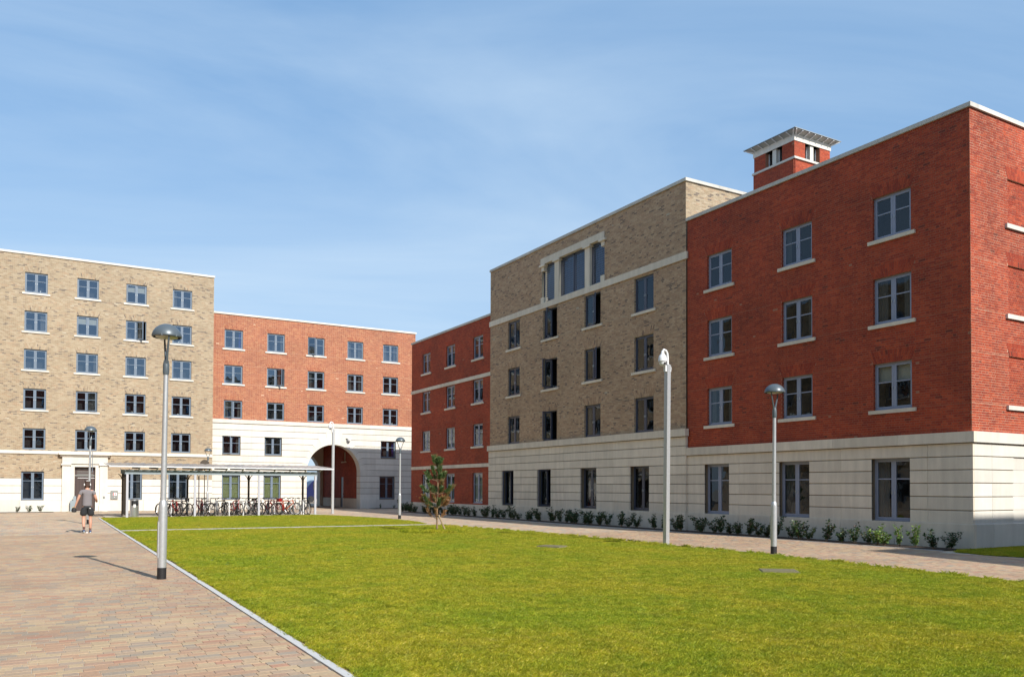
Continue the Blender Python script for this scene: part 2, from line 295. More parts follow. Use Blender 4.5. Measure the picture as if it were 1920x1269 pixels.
class MB:
    def __init__(s): s.V = []; s.F = []; s.M = []; s.mats = []
    def mi(s, m):
        if m not in s.mats: s.mats.append(m)
        return s.mats.index(m)
    def add(s, V, F, m):
        k = len(s.V); s.V += [tuple(v) for v in V]; s.F += [tuple(i+k for i in f) for f in F]; s.M += [s.mi(m)]*len(F)
    def box(s, x0, x1, y0, y1, z0, z1, m):
        s.add([(x0, y0, z0), (x1, y0, z0), (x1, y1, z0), (x0, y1, z0), (x0, y0, z1), (x1, y0, z1), (x1, y1, z1), (x0, y1, z1)],
              [(3, 2, 1, 0), (4, 5, 6, 7), (0, 1, 5, 4), (1, 2, 6, 5), (2, 3, 7, 6), (3, 0, 4, 7)], m)
    def tube(s, pts, rad, m, n=8, caps=True):
        pts = [Vector(p) for p in pts]; rad = rad if isinstance(rad, (list, tuple)) else [rad]*len(pts)
        rings = []; up = None
        for i, p in enumerate(pts):
            d = (pts[min(i+1, len(pts)-1)] - pts[max(i-1, 0)]).normalized()
            if up is None: up = Vector((0, 0, 1)) if abs(d.z) < 0.9 else Vector((1, 0, 0))
            a = d.cross(up).normalized(); b = a.cross(d).normalized(); up = b
            rings.append([p + rad[i]*(math.cos(2*PI*k/n)*a + math.sin(2*PI*k/n)*b) for k in range(n)])
        V = [v for r in rings for v in r]; F = []
        for i in range(len(rings)-1):
            for k in range(n): F.append((i*n+k, i*n+(k+1) % n, (i+1)*n+(k+1) % n, (i+1)*n+k))
        if caps: F.append(tuple(range(n))[::-1]); F.append(tuple(range((len(rings)-1)*n, len(rings)*n)))
        s.add(V, F, m)
    def lathe(s, prof, m, n=20, c=(0, 0, 0)):
        V = []; F = []
        for r, z in prof:
            for k in range(n): V.append((c[0]+r*math.cos(2*PI*k/n), c[1]+r*math.sin(2*PI*k/n), c[2]+z))
        for i in range(len(prof)-1):
            for k in range(n): F.append((i*n+k, i*n+(k+1) % n, (i+1)*n+(k+1) % n, (i+1)*n+k))
        s.add(V, F, m)
    def prism(s, poly, z0, z1, m):
        n = len(poly); V = [(x, y, z0) for x, y in poly] + [(x, y, z1) for x, y in poly]
        s.add(V, [tuple(range(n))[::-1], tuple(range(n, 2*n))] + [(i, (i+1) % n, n+(i+1) % n, n+i) for i in range(n)], m)
    def mesh(s, name, smooth=False):
        me = raw_mesh(name, s.V, s.F, s.mats, s.M)
        if smooth:
            me.polygons.foreach_set('use_smooth', [True]*len(me.polygons))
            try: me.set_sharp_from_angle(angle=math.radians(40))
            except Exception: pass
        return me
    def build(s, name, parent=None, loc=(0, 0, 0), rz=0, smooth=False): return obj(name, s.mesh(name, smooth), parent, loc, rz)

# ------------------------------------------------------------------ facades
CH = 0.0685; JT = 0.0105
class Facade:
    """a wall plane; local x = u (to the right seen from outside), local -y = outward"""
    def __init__(s, root, ox, oy, rz):
        s.root = root; s.loc = (ox-root.location.x, oy-root.location.y, -root.location.z); s.rz = rz
    def put(s, name, me, kind=None):
        o = obj(name, me, s.root, s.loc, s.rz)
        if kind: o['kind'] = kind
        return o
def wall_cells(u0, u1, z0, z1, holes, d=-0.0035, reveal=0.16):
    us = sorted({u0, u1, *[min(max(x, u0), u1) for h in holes for x in h[:2]]}); zs = sorted({z0, z1, *[min(max(x, z0), z1) for h in holes for x in h[2:4]]})
    V = []; F = []
    def quad(a, b, c, e): k = len(V); V.extend([a, b, c, e]); F.append((k, k+1, k+2, k+3))
    for a, b in zip(us, us[1:]):
        for c, e in zip(zs, zs[1:]):
            mu, mzz = (a+b)/2, (c+e)/2
            if any(h[0] < mu < h[1] and h[2] < mzz < h[3] for h in holes): continue
            quad((a, -d, c), (b, -d, c), (b, -d, e), (a, -d, e))
    for h in holes:
        a, b, c, e = h[:4]; r = reveal
        quad((a, -d, c), (a, -d, e), (a, r, e), (a, r, c)); quad((b, -d, e), (b, -d, c), (b, r, c), (b, r, e))
        quad((a, -d, e), (b, -d, e), (b, r, e), (a, r, e)); quad((b, -d, c), (a, -d, c), (a, r, c), (b, r, c))
    return V, F
def bricks(u0, u1, z0, z1, holes, flemish=True, trap=()):
    """trap: flat arches (uc, zb, zt, half bottom, half top) left out of the coursing"""
    seq = [0.1975, 0.0942] if flemish else [0.1975]
    out = []; nrow = int(round((z1-z0)/CH)); ch = (z1-z0)/nrow
    for i in range(nrow):
        za, zb = z0+i*ch, z0+(i+1)*ch
        cuts = sorted({za, zb, *[z for h in holes for z in h[2:4] if za+0.012 < z < zb-0.012]})
        for ca, cb in zip(cuts, cuts[1:]):
            zm = (ca+cb)/2; gaps = [(h[0], h[1]) for h in holes if h[2] < zm < h[3]]
            for (uc, zb_, zt_, hb, ht) in trap:
                if zb_ < zm < zt_: w = hb+(ht-hb)*(zm-zb_)/(zt_-zb_); gaps.append((uc-w, uc+w))
            gaps.sort(); segs = []; s = u0
            for g in gaps:
                if g[0] > s: segs.append((s, g[0]))
                s = max(s, g[1])
            if s < u1: segs.append((s, u1))
            per = sum(seq)+JT*len(seq)
            off = (per/2 if i % 2 else 0) + (0.0 if flemish else (i*0.61 % 1)*0.02)
            for a, b in segs:
                k = math.floor((a-u0+off)/per)-1; x = u0-off+k*per; j = 0
                while x < b:
                    L = seq[j % len(seq)]; xa, xb = max(x, a+JT/2 if x > a else a+JT/2), min(x+L, b-JT/2)
                    if xb-xa > 0.02: out.append((xa, xb, ca+JT/2, cb-JT/2))
                    x += L+JT; j += 1
    return np.array(out)
def brick_hex(B, d1=0.0):
    n = len(B); d = d1+rng.normal(0, 0.0012, n); H = hx(B[:, 0], B[:, 1], B[:, 2], B[:, 3], d1-0.02, d)
    H[:, 4:, 0] += rng.normal(0, 0.0010, (n, 4)); H[:, 4:, 2] += rng.normal(0, 0.0008, (n, 4)); return H
def arch_hex(uc, zb, zt, hb, ht, d=0.001):
    n = int(round((hb+ht)/0.0705)); H = []
    for k in range(n):
        f0, f1 = -1+2*k/n, -1+2*(k+1)/n; g = 0.004
        for (fa, fb) in ((0.0, 0.63), (0.63, 1.0)) if k % 2 else ((0.0, 0.37), (0.37, 1.0)):
            wa, wb_ = hb+(ht-hb)*fa, hb+(ht-hb)*fb; za, zc = zb+(zt-zb)*fa+0.004, zb+(zt-zb)*fb-0.004
            H.append([(uc+f0*wa+g, 0.02-d, za), (uc+f1*wa-g, 0.02-d, za), (uc+f1*wb_-g, 0.02-d, zc), (uc+f0*wb_+g, 0.02-d, zc),
                      (uc+f0*wa+g, -d, za), (uc+f1*wa-g, -d, za), (uc+f1*wb_-g, -d, zc), (uc+f0*wb_+g, -d, zc)])
    return np.array(H)

# ---- windows
WCACHE = {}
def win_meshes(w, h, fmat, trans):
    key = (round(w, 3), round(h, 3), fmat, trans)
    if key in WCACHE: return WCACHE[key]
    y0, y1 = 0.085, 0.15; fo = 0.045
    f = MB(); x0, x1 = -w/2, w/2
    f.box(x0, x0+fo, y0, y1, 0, h, fmat); f.box(x1-fo, x1, y0, y1, 0, h, fmat)
    f.box(x0+fo, x1-fo, y0, y1, 0, fo, fmat); f.box(x0+fo, x1-fo, y0, y1, h-fo, h, fmat); f.box(-fo/2, fo/2, y0+0.001, y1, fo, h-fo, fmat)
    f.box(x0-0.001, x1+0.001, y0-0.03, y0+0.01, -0.004, 0.018, fmat)
    sw = w/2-fo-fo/2-0.008; sh = h-2*fo-0.008; sf = 0.05; r = {}
    r['frame'] = f.mesh('window')
    for side in (-1, 1):         # hinge at x=0; side -1: leaf extends to -x
        a, b = (-sw, 0) if side < 0 else (0, sw)
        s = MB(); ya, yb = -0.012, 0.036
        s.box(a, a+sf, ya, yb, 0, sh, fmat); s.box(b-sf, b, ya, yb, 0, sh, fmat); s.box(a+sf, b-sf, ya, yb, 0, sf, fmat); s.box(a+sf, b-sf, ya, yb, sh-sf, sh, fmat)
        if trans: s.box(a+sf, b-sf, ya+0.004, yb-0.004, sh*trans-0.016, sh*trans+0.016, fmat)
        hxp = b-0.022 if side < 0 else a+0.022
        s.box(hxp-0.01, hxp+0.01, ya-0.02, ya, sh*0.42, sh*0.42+0.09, 'pole_grey')
        r['sash', side] = s.mesh('sash')
        spans = [(sf, sh*trans-0.016), (sh*trans+0.016, sh-sf)] if trans else [(sf, sh-sf)]
        ps = []
        for za, zb in spans:
            p = MB(); p.add([(a+sf, 0.008, za), (b-sf, 0.008, za), (b-sf, 0.008, zb), (a+sf, 0.008, zb)], [(0, 1, 2, 3)], 'coated_glass' if fmat == 'frame_slate' else 'glass'); ps.append(p.mesh('pane'))
        r['pane', side] = ps
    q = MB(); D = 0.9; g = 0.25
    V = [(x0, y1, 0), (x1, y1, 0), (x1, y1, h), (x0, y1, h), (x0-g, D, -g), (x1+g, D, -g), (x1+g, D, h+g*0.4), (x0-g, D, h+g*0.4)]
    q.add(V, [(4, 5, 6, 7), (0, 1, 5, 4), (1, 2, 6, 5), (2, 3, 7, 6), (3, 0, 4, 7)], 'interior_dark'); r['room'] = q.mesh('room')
    r['dims'] = (sw, sh, fo, y0); WCACHE[key] = r; return r
def curtain_mesh(w, h, side, mat):
    V = []; F = []; n = 14; cw = w*random.uniform(0.16, 0.3); xs = -w/2+0.02 if side < 0 else w/2-0.02-cw
    for i in range(n+1):
        x = xs+cw*i/n; y = 0.24+0.022*math.sin(i*2.2)+random.uniform(-.004, .004); V += [(x, y, 0.02), (x, y, h-0.02)]
    for i in range(n): F.append((2*i, 2*i+2, 2*i+3, 2*i+1))
    return raw_mesh('curtain', V, F, mat)
def window(fac, uc, z0, w, h, fmat, trans=0.60, sill=True, opens=(0, 0), extra=None, sill_mat='pale_stone', room=True, rec=0.0):
    """opens: outward angles in degrees of left and right leaf; positive = hinged at the mullion, negative = hinged at the jamb"""
    M = win_meshes(w, h, fmat, trans); sw, sh, fo, y0 = M['dims']
    R = Matrix.Rotation(fac.rz, 4, 'Z'); base = Vector(fac.loc) + R @ Vector((uc, rec, z0))
    win = obj('window', M['frame'], fac.root, base, fac.rz)
    for side, ang in ((-1, opens[0]), (1, opens[1])):
        hinged_mid = ang > 0
        # mesh of the opposite hand has its hinge edge at x=0 towards the leaf
        inner = fo/2+0.004; outer = w/2-fo-0.004
        if hinged_mid or ang == 0:
            hxp = side*inner; mside = side; rot = -side*math.radians(abs(ang))
        else:
            hxp = side*outer; mside = -side; rot = side*math.radians(abs(ang))
        loc = (hxp, y0+0.012-(0.02 if ang else 0), fo+0.004)
        s = obj('sash', M['sash', mside], win, loc, rot)
        for pm in M['pane', mside]: obj('pane', pm, win, loc, rot)
    if room: obj('room', M['room'], win)
    if sill:
        key = ('sill', round(w, 3), sill_mat)
        if key not in WCACHE:
            s = MB(); s.box(-w/2-0.14, w/2+0.14, -0.06, 0.09, -0.112, -0.005, sill_mat); s.box(-w/2-0.002, w/2+0.002, 0.09, 0.12, -0.1, -0.007, sill_mat); WCACHE[key] = s.mesh('sill')
        obj('sill', WCACHE[key], win)
    if extra in ('curtain', 'curtains', 'curtain_blue'):
        m = 'curtain_blue' if extra == 'curtain_blue' else 'curtain_cloth'
        for sd_ in ((-1, 1) if extra == 'curtains' else (random.choice((-1, 1)),) if extra == 'curtain' else (1,)): obj('curtain', curtain_mesh(w, h, sd_, m), win)
    if extra in ('blind_green', 'cream_blind'):
        b = MB(); b.box(-w/2+0.03, w/2-0.03, 0.19, 0.195, 0.0 if extra == 'blind_green' else h*0.1, h, extra); b.build('blind', win)
    if extra == 'half_blind':
        b = MB(); b.box(-w/2+0.03, w/2-0.03, 0.19, 0.195, h*0.62, h, 'cream_blind'); b.build('blind', win)
    if extra == 'things':
        b = MB()
        for k in range(4): x = random.uniform(-w/2+.1, w/2-.1); hh = random.uniform(.08, .22); b.box(x, x+random.uniform(.05, .12), 0.2, 0.28, 0.0, hh, random.choice(['sign_white', 'curtain_cloth', 'panel_grey']))
        b.build('clutter', win)
    return win
def stone_rows(fac, u0, u1, zs, holes, mat, bl=1.9, d=0.05, groove=0.022, joint=0.005, joints=None, back='joint_shadow', name='stone_block'):
    """rusticated blocks, one object each; zs = joint heights"""
    for i, (za, zb) in enumerate(zip(zs, zs[1:])):
        zm = (za+zb)/2; gaps = sorted([(h[0], h[1]) for h in holes if h[2]-0.02 < zm < h[3]+0.02]); segs = []; s = u0
        for g in gaps:
            if g[0] > s: segs.append((s, g[0]))
            s = max(s, g[1])
        if s < u1: segs.append((s, u1))
        for a, b in segs:
            if joints is None: n = max(1, round((b-a)/bl)); cuts = [a+(b-a)*k/n for k in range(n+1)]
            else: cuts = [a]+[j for j in joints if a+0.15 < j < b-0.15]+[b]
            for k, (p, q) in enumerate(zip(cuts, cuts[1:])):
                pa = p+(joint/2 if k else 0); qa = q-(joint/2 if k < len(cuts)-2 else 0)
                H = hx(pa, qa, za, zb-groove, -0.02, d)[0]; ch = 0.008
                V = [tuple(v) for v in H]; V += [(pa, -(d-ch), za), (qa, -(d-ch), za), (qa, -(d-ch), zb-groove), (pa, -(d-ch), zb-groove)]
                for vi, (sx_, sz_) in zip((4, 5, 6, 7), ((1, 1), (-1, 1), (-1, -1), (1, -1))):
                    v = V[vi]; V[vi] = (v[0]+(0.003*sx_), v[1], v[2]+ch*sz_)
                F = [(4, 5, 6, 7), (8, 9, 5, 4), (9, 10, 6, 5), (10, 11, 7, 6), (11, 8, 4, 7), (0, 1, 9, 8), (1, 2, 10, 9), (2, 3, 11, 10), (3, 0, 8, 11)]
                fac.put(name, raw_mesh(name, V, F, mat))
def course(fac, u0, u1, z0, z1, d, mat, bl=2.4, name='band_stone', joint=0.005, d0=-0.02):
    n = max(1, round((u1-u0)/bl)); L = (u1-u0)/n
    for k in range(n):
        a = u0+k*L+(joint/2 if k else 0); b = u0+(k+1)*L-(joint/2 if k < n-1 else 0)
        me = hex_mesh(name, hx(a, b, z0, z1, d0, d), mat, back=True); fac.put(name, me)
def brick_wall(fac, u0, u1, z0, z1, holes, bmat, mmat, flemish=True, arches=(), near=None, reveal=0.16):
    ch = (z1-z0)/int(round((z1-z0)/CH)); arches = [(a, b, z0+round((c-z0)/ch)*ch, d_, e_) for a, b, c, d_, e_ in arches]
    V, F = wall_cells(u0, u1, z0, z1, holes, reveal=reveal)
    fac.put('wall', raw_mesh('wall', V, F, mmat))
    B = bricks(u0, u1, z0, z1, holes, flemish, arches)
    # brick reveals of the openings
    H = brick_hex(B)
    if near is not None:
        cen = H[:, 4:].mean(1); world_c = near(cen); dd = np.linalg.norm(world_c-np.array([0, 0, 1.6]), axis=1); idx = np.argsort(dd)[:300]
        for i in idx:
            c0 = H[i].mean(0); o = fac.put('brick', hex_mesh('brick', H[i:i+1], bmat))
        mask = np.ones(len(H), bool); mask[idx] = False; H = H[mask]
    fac.put('brick_courses', hex_mesh('brick_courses', H, bmat), 'stuff')
    R = []
    for h in holes:
        if len(h) > 4: continue
        n = int((h[3]-h[2])/CH)
        for k in range(n):
            za = h[2]+k*CH+JT/2; zb = za+CH-JT; lg = 0.094 if k % 2 else 0.045
            for u, s in ((h[0], 1), (h[1], -1)):
                a, b = (u-0.001, u+0.004) if s > 0 else (u-0.004, u+0.001)
                R.append(hx(a, b, za, zb, -0.003-lg, -0.003)[0])
    if R: fac.put('reveal_bricks', hex_mesh('reveal_bricks', np.array(R), bmat), 'stuff')
    for a in arches: fac.put('flat_arch', hex_mesh('flat_arch', arch_hex(*a), bmat), 'stuff')
def block_body(root, poly, z1, mat, roof='roof_felt'):
    """solid core behind the facades: inner walls and roof"""
    n = len(poly); lx, ly = root.location.x, root.location.y
    P = [(x-lx, y-ly) for x, y in poly]
    m = MB(); V = [(x, y, 0) for x, y in P]+[(x, y, z1) for x, y in P]
    m.add(V, [(i, (i+1) % n, n+(i+1) % n, n+i) for i in range(n)], mat); m.build('outer_wall', root)
    r = MB(); r.add([(x, y, z1-0.25) for x, y in P], [tuple(range(n))], roof); r.build('roof', root)

# ================================================================== SETTING: ground
KX = lambda y: 2.30+0.0118*(y-6.7)      # lawn side of the left path
def sheet(name, poly, z, mat):
    m = MB(); m.add([(x, y, z) for x, y in poly], [tuple(range(len(poly)))], mat); o = m.build(name); return tag(o, kind='structure')
g = MB(); g.add([(-1500, -1500, -0.06), (1500, -1500, -0.06), (1500, 2500, -0.06), (-1500, 2500, -0.06)], [(0, 1, 2, 3)], 'concrete_slab'); tag(g.build('ground'), kind='structure')
sheet('pavement', [(-30, -40), (60, -40), (60, 120), (-30, 120)], -0.012, 'far_paving')
lawn_r = [(14.2, 2), (14.0, -6)]
LAWN_R = [(14.57, 7.68), (14.94, 11.0), (15.30, 14.2), (15.33, 17.2), (15.50, 21.1), (15.42, 24.2), (15.35, 27.2), (14.95, 30.5), (14.80, 31.75)]
lawn_near = [(KX(-6)+0.09, -6), (14.0, -6), (14.2, 2)] + LAWN_R + [(2.70, 32.0)]
lawn_far = [(2.70, 33.0), (14.75, 32.75), (15.35, 35.2), (15.55, 38.2), (15.30, 41.0), (14.85, 43.6), (14.2, 46.0), (13.9, 46.4), (3.3, 46.4), (2.86, 46.1)]
grass_side = [(20.25, 12.35), (20.0, 11.4), (20.1, 10.6), (24, 9.9), (40, 9.4), (40, 12.60), (21.0, 12.60)]
def subdiv_poly(poly, z):
    bm = bmesh.new(); vs = [bm.verts.new((x, y, z)) for x, y in poly]; bm.faces.new(vs); bmesh.ops.triangulate(bm, faces=bm.faces[:]); return bm
def lawn(name, poly, z=0.004):
    bm = subdiv_poly(poly, z); me = bpy.data.meshes.new(name); bm.to_mesh(me); bm.free(); me.materials.append(MATS['turf']); return tag(obj(name, me), kind='structure')
lawn('lawn', lawn_near); lawn('lawn', lawn_far); lawn('lawn', grass_side, 0.006)
sheet('trodden_path', [(2.67, 31.98), (14.80, 31.73), (14.97, 32.2), (14.77, 32.77), (2.68, 33.02)], 0.008, 'concrete_slab')
sheet('flower_bed', [(20.42, 12.9), (21.50, 12.6), (21.50, 50.3), (20.42, 50.3)], 0.008, 'soil')
sheet('flower_bed', [(-6, 57.7), (0.95, 57.7), (0.95, 58.8), (-6, 58.8)], 0.008, 'soil')
sheet('flower_bed', [(21.9, 57.9), (25.2, 57.9), (25.2, 59.4), (21.9, 59.4)], 0.008, 'soil')
sheet('shelter_slab', [(3.1, 46.4), (14.6, 46.4), (14.6, 49.6), (3.1, 49.6)], 0.010, 'concrete_slab')

# pavers: singly near the camera, joined further off
PAVL = [0.12, 0.16, 0.20, 0.24]; RW = 0.125; PJ = 0.005
def pave_rows(xl, xr, y0, y1):
    out = []; y = y0
    while y < y1:
        a, b = (xl(y) if callable(xl) else xl), (xr(y) if callable(xr) else xr); x = a-random.random()*0.15
        while x < b:
            L = random.choice(PAVL); p, q = max(x, a), min(x+L-PJ, b)
            if q-p > 0.03: out.append((p, q, y, y+RW-PJ, L if (p == x and q == x+L-PJ) else 0))
            x += L
        y += RW
    return out
def interp_poly(P):
    ys = [p[1] for p in P]; xs = [p[0] for p in P]; return lambda y: float(np.interp(y, ys, xs))
right_edge = interp_poly([(14.0, -6), (14.2, 2)]+LAWN_R)
lp = pave_rows(-3.2, lambda y: KX(y)-0.044, 5.0, 31.0)
rp = pave_rows(lambda y: right_edge(y)+0.02, lambda y: 20.36 if y > 12.6 else 19.9, 6.5, 24.0)
paving = tag(empty('block_paving', (0, 0, 0)), kind='structure'); paving.name = 'block_paving'
lp.sort(key=lambda p: (p[0]+0.5)**2*0.3+p[2]**2)
def visible(p):
    x, y = (p[0]+p[1])/2, p[2]; v = Vector((x, y, -1.6)); zc = v.dot(f2); u = 960+fx*v.dot(r3)/zc; w = cy+fx*v.dot(d3)/zc
    return -10 < u < 1930 and w < 1285
single = [p for p in lp if visible(p) and p[4]]; single.sort(key=lambda p: (p[0]**2+p[2]**2)); single = single[:300]; sset = set(single)
pm = {}
for L in PAVL:
    V = [(0, 0, -0.02), (L-PJ, 0, -0.02), (L-PJ, RW-PJ, -0.02), (0, RW-PJ, -0.02)]
    e = 0.003; V += [(0, 0, -e), (L-PJ, 0, -e), (L-PJ, RW-PJ, -e), (0, RW-PJ, -e), (e, e, 0), (L-PJ-e, e, 0), (L-PJ-e, RW-PJ-e, 0), (e, RW-PJ-e, 0)]
    F = [(8, 9, 10, 11)]+[(4+i, 4+(i+1) % 4, 8+(i+1) % 4, 8+i) for i in range(4)]+[(i, (i+1) % 4, 4+(i+1) % 4, 4+i) for i in range(4)]
    pm[L] = raw_mesh('paver', V, F, 'paver')
for p in single:
    o = obj('paver', pm[p[4]], paving, (p[0], p[2], random.uniform(-0.0012, 0.0012))); o.rotation_euler = (random.gauss(0, 0.003), random.gauss(0, 0.003), random.gauss(0, 0.004))
rest = np.array([p[:4] for p in lp+rp if p not in sset]); n = len(rest); zt = rng.normal(0, 0.0010, n)
A = np.zeros((n, 8, 3)); 
for k, (ix, iy) in enumerate(((0, 2), (1, 2), (1, 3), (0, 3))):
    A[:, k] = np.stack([rest[:, ix], rest[:, iy], np.full(n, -0.011)], -1); A[:, k+4] = np.stack([rest[:, ix], rest[:, iy], zt], -1)
A[:, 4:, 2] += rng.normal(0, 0.0006, (n, 4))
o = obj('paver_field', hex_mesh('paver_field', A, 'paver'), paving); o['kind'] = 'stuff'
js = MB(); js.add([(-3.2, 5, -0.006), (KX(5)-.044, 5, -0.006), (KX(31)-.044, 31, -0.006), (-3.2, 31, -0.006)], [(0, 1, 2, 3)], 'sand_joint')
ys = list(np.linspace(6.5, 24, 30)); js.add([(right_edge(y)+0.02, y, -0.006) for y in ys]+[(20.36, y, -0.006) for y in ys[::-1]], [tuple(range(60))], 'sand_joint')
js.build('joint_sand', paving)
# kerb of the left path
kerb = tag(empty('kerb', (0, 0, 0)), kind='structure'); kl = 0.915; y = -5.0; kb = MB(); kb.box(-0.04, 0.04, 0.002, kl-0.002, -0.05, 0.014, 'kerb_concrete'); kme = kb.mesh('kerb_stone')
while y < 46:
    o = obj('kerb_stone', kme, kerb, (KX(y), y, random.uniform(-0.002, 0.002)), -0.0118); y += kl
def edge_strip(pts, w, mat):
    for (a, b) in zip(pts, pts[1:]):
        d = (Vector(b)-Vector(a)).to_2d() if False else Vector((b[0]-a[0], b[1]-a[1])); L = d.length; n = max(1, round(L/0.915)); ang = math.atan2(d.y, d.x)
        for k in range(n):
            m = MB(); m.box(0.002, L/n-0.002, -w/2, w/2, -0.05, 0.008, mat); m.build('edging_stone', kerb, (a[0]+d.x*k/n, a[1]+d.y*k/n, 0), ang)
edge_strip([(14.0, -2), (14.2, 2)]+LAWN_R[:7], 0.05, 'kerb_concrete')
edge_strip([(20.39, 50.0), (20.39, 12.75)], 0.05, 'kerb_concrete')

# ================================================================== BUILDINGS
# ---------- near red block: west face x=21.56, y 12.67..23.74 ; south face y=12.67
nb = empty('brick_building', (21.56, 12.67, 0), 0, 'red brick block nearest the camera at right, pale stone ground floor and grey framed windows', 'building')
fA = Facade(nb, 21.56, 0, -PI/2)                 # u = -world y
YA0, YA1 = 12.67, 23.70
wys = [15.01, 18.47, 22.0]; rows = [(3.93, 5.31), (6.47, 7.85), (9.0, 10.28)]
holes = [(-yc-0.62, -yc+0.62, a, b) for yc in wys for a, b in rows]
arch = [(-yc, b, b+0.36, 0.62, 0.78) for yc in wys for a, b in rows]
near_fn = lambda c: np.stack([21.56-(-c[:, 1]), -c[:, 0], c[:, 2]], -1)
brick_wall(fA, -YA1, -YA0, 3.15, 11.88, holes, 'red_brick', 'rose_mortar', True, arch, near=near_fn)
ext = ['half_blind', 'curtains', None, 'things', 'curtain', 'curtain', 'curtains', None, 'things']; k = 0
for yc in wys:
    for a, b in rows:
        window(fA, -yc, a, 1.24, b-a, 'frame_blue_grey', 0.60, True, extra=ext[k % 9], sill_mat='cast_stone'); k += 1
gh = [(-yc-0.62, -yc+0.62, 0.68, 2.50) for yc in (15.06, 18.57, 22.1)]
V, F = wall_cells(-YA1, -YA0, 0.0, 3.15, gh, d=0.022, reveal=0.16); fA.put('stone_backing', raw_mesh('stone_backing', V, F, 'joint_shadow'))
zs = [0.67, 1.04, 1.41, 1.78, 2.14, 2.50]
stone_rows(fA, -YA1, -YA0+0.05, zs, gh, 'cast_stone', joints=[-21.0, -16.75, -19.9, -13.9][:2]+[-13.9])
stone_rows(fA, -YA1, -YA0+0.05, [2.50, 2.86], [], 'cast_stone', joints=[-21.0, -16.75, -13.9])
stone_rows(fA, -YA1, -YA0+0.09, [0.0, 0.675], [], 'cast_stone', joints=[-21.0, -18.3, -16.75, -14.9], d=0.09, groove=0.003)
course(fA, -YA1, -YA0+0.12, 2.86, 3.15, 0.12, 'cast_stone', 2.2)
for yc in (15.06, 18.57, 22.1): window(fA, -yc, 0.68, 1.24, 1.82, 'frame_blue_grey', 0.68, False, extra=random.choice([None, 'curtain', 'things']), rec=0.03)
course(fA, -YA1-0.02, -YA0+0.06, 11.88, 12.0, 0.06, 'coping_stone', 1.4, 'coping_stone', d0=-0.35)
fB = Facade(nb, 0, 12.67, 0)                     # south face, u = world x
XB0, XB1 = 21.56, 42.0
bw = [(x, x+1.24) for x in (23.36, 26.8, 30.3, 33.8, 37.3)]
bholes = [(a, b, za, zb, 1) for a, b in bw for za, zb in rows]
barch = [((a+b)/2, zb, zb+0.36, 0.62, 0.78) for a, b in bw for za, zb in rows]
brick_wall(fB, XB0, XB1, 3.15, 11.88, bholes, 'red_brick', 'pale_mortar', True, barch, reveal=0.06)
H = np.vstack([brick_hex(bricks(a, b, za, zb, []), -0.05) for a, b in bw for za, zb in rows])
fB.put('blind_window_bricks', hex_mesh('blind_window_bricks', H, 'red_brick'), 'stuff')
m = MB()
for a, b in bw:
    for za, zb in rows:
        m.box(a, b, 0.056, 0.06, za, zb, 'pale_mortar')
fB.put('blind_window_mortar', m.mesh('blind_window_mortar'))
for a, b in bw:
    for za, zb in rows: fB.put('sill', hex_mesh('sill', hx(a-0.14, b+0.14, za-0.125, za, -0.05, 0.065), 'pale_stone', True))
bg = [(a+0.1, b, 0.67, 2.5) for a, b in bw]
V, F = wall_cells(XB0, XB1, 0.0, 3.15, bg, d=0.022, reveal=0.08); fB.put('stone_backing', raw_mesh('stone_backing', V, F, 'joint_shadow'))
stone_rows(fB, XB0+0.021, XB1, zs, bg, 'pale_stone', joints=[22.4, 25.6, 29, 32.5, 36])
stone_rows(fB, XB0+0.021, XB1, [2.50, 2.86], [], 'pale_stone', joints=[22.4, 25.6, 29, 32.5, 36])
stone_rows(fB, XB0+0.021, XB1, [0.0, 0.675], [], 'pale_stone', joints=[22.4, 25.6, 29, 32.5, 36], d=0.09, groove=0.003)
course(fB, XB0+0.021, XB1, 2.86, 3.15, 0.12, 'pale_stone', 2.2)
for a, b in bw:
    for za, zb in zip(zs, zs[1:]): fB.put('infill_stone', hex_mesh('infill_stone', hx(a+0.1, b, za+0.002, zb-0.004, -0.09, 0.0), 'pale_stone'))
course(fB, XB0+0.35, XB1, 11.88, 12.0, 0.06, 'pale_stone', 1.4, 'coping_stone', d0=-0.35)
block_body(nb, [(22.8, 13.9), (41.8, 13.9), (41.8, 23.6), (22.8, 23.6)], 11.86, 'rose_mortar')

# ---------- buff block: west face x=21.51, y 23.72..39.38
bb = empty('brick_building', (21.51, 23.74, 0), 0, 'tall brown brick block with dark window frames and a glazed loggia near its roof', 'building')
fC = Facade(bb, 21.51, 0, -PI/2); Y0, Y1 = 23.72, 39.40
cols = [26.25, 29.85, 33.35, 36.85]; rows = [(3.90, 5.34), (6.42, 7.88), (8.88, 10.33)]
holes = [(-yc-0.62, -yc+0.62, a, b) for yc in cols for a, b in rows]
arch = [(-yc, b, b+(0.34 if b < 10 else 0.05), 0.62, 0.78 if b < 10 else 0.64) for yc in cols for a, b in rows if b < 10]
brick_wall(fC, -Y1, -Y0, 3.88, 10.42, holes, 'brown_brick', 'grey_mortar', True, arch)
lg = (-34.10, -28.94, 10.72, 12.60)
brick_wall(fC, -Y1, -Y0, 10.70, 13.45, [(lg[0], lg[1], 10.70, 12.9, 1)], 'brown_brick', 'grey_mortar', True, [], reveal=0.3)
course(fC, -Y1-0.03, -Y0+0.10, 10.42, 10.70, 0.06, 'cast_stone', 2.2)
course(fC, -Y1-0.02, -Y0+0.06, 13.45, 13.57, 0.06, 'coping_stone', 1.4, 'coping_stone', d0=-0.35)
op = {(29.85, 8.88): (0, 32), (33.35, 8.88): (0, 60), (29.85, 6.42): (0, 28), (33.35, 6.42): (0, 88), (33.35, 3.90): (0, 86)}
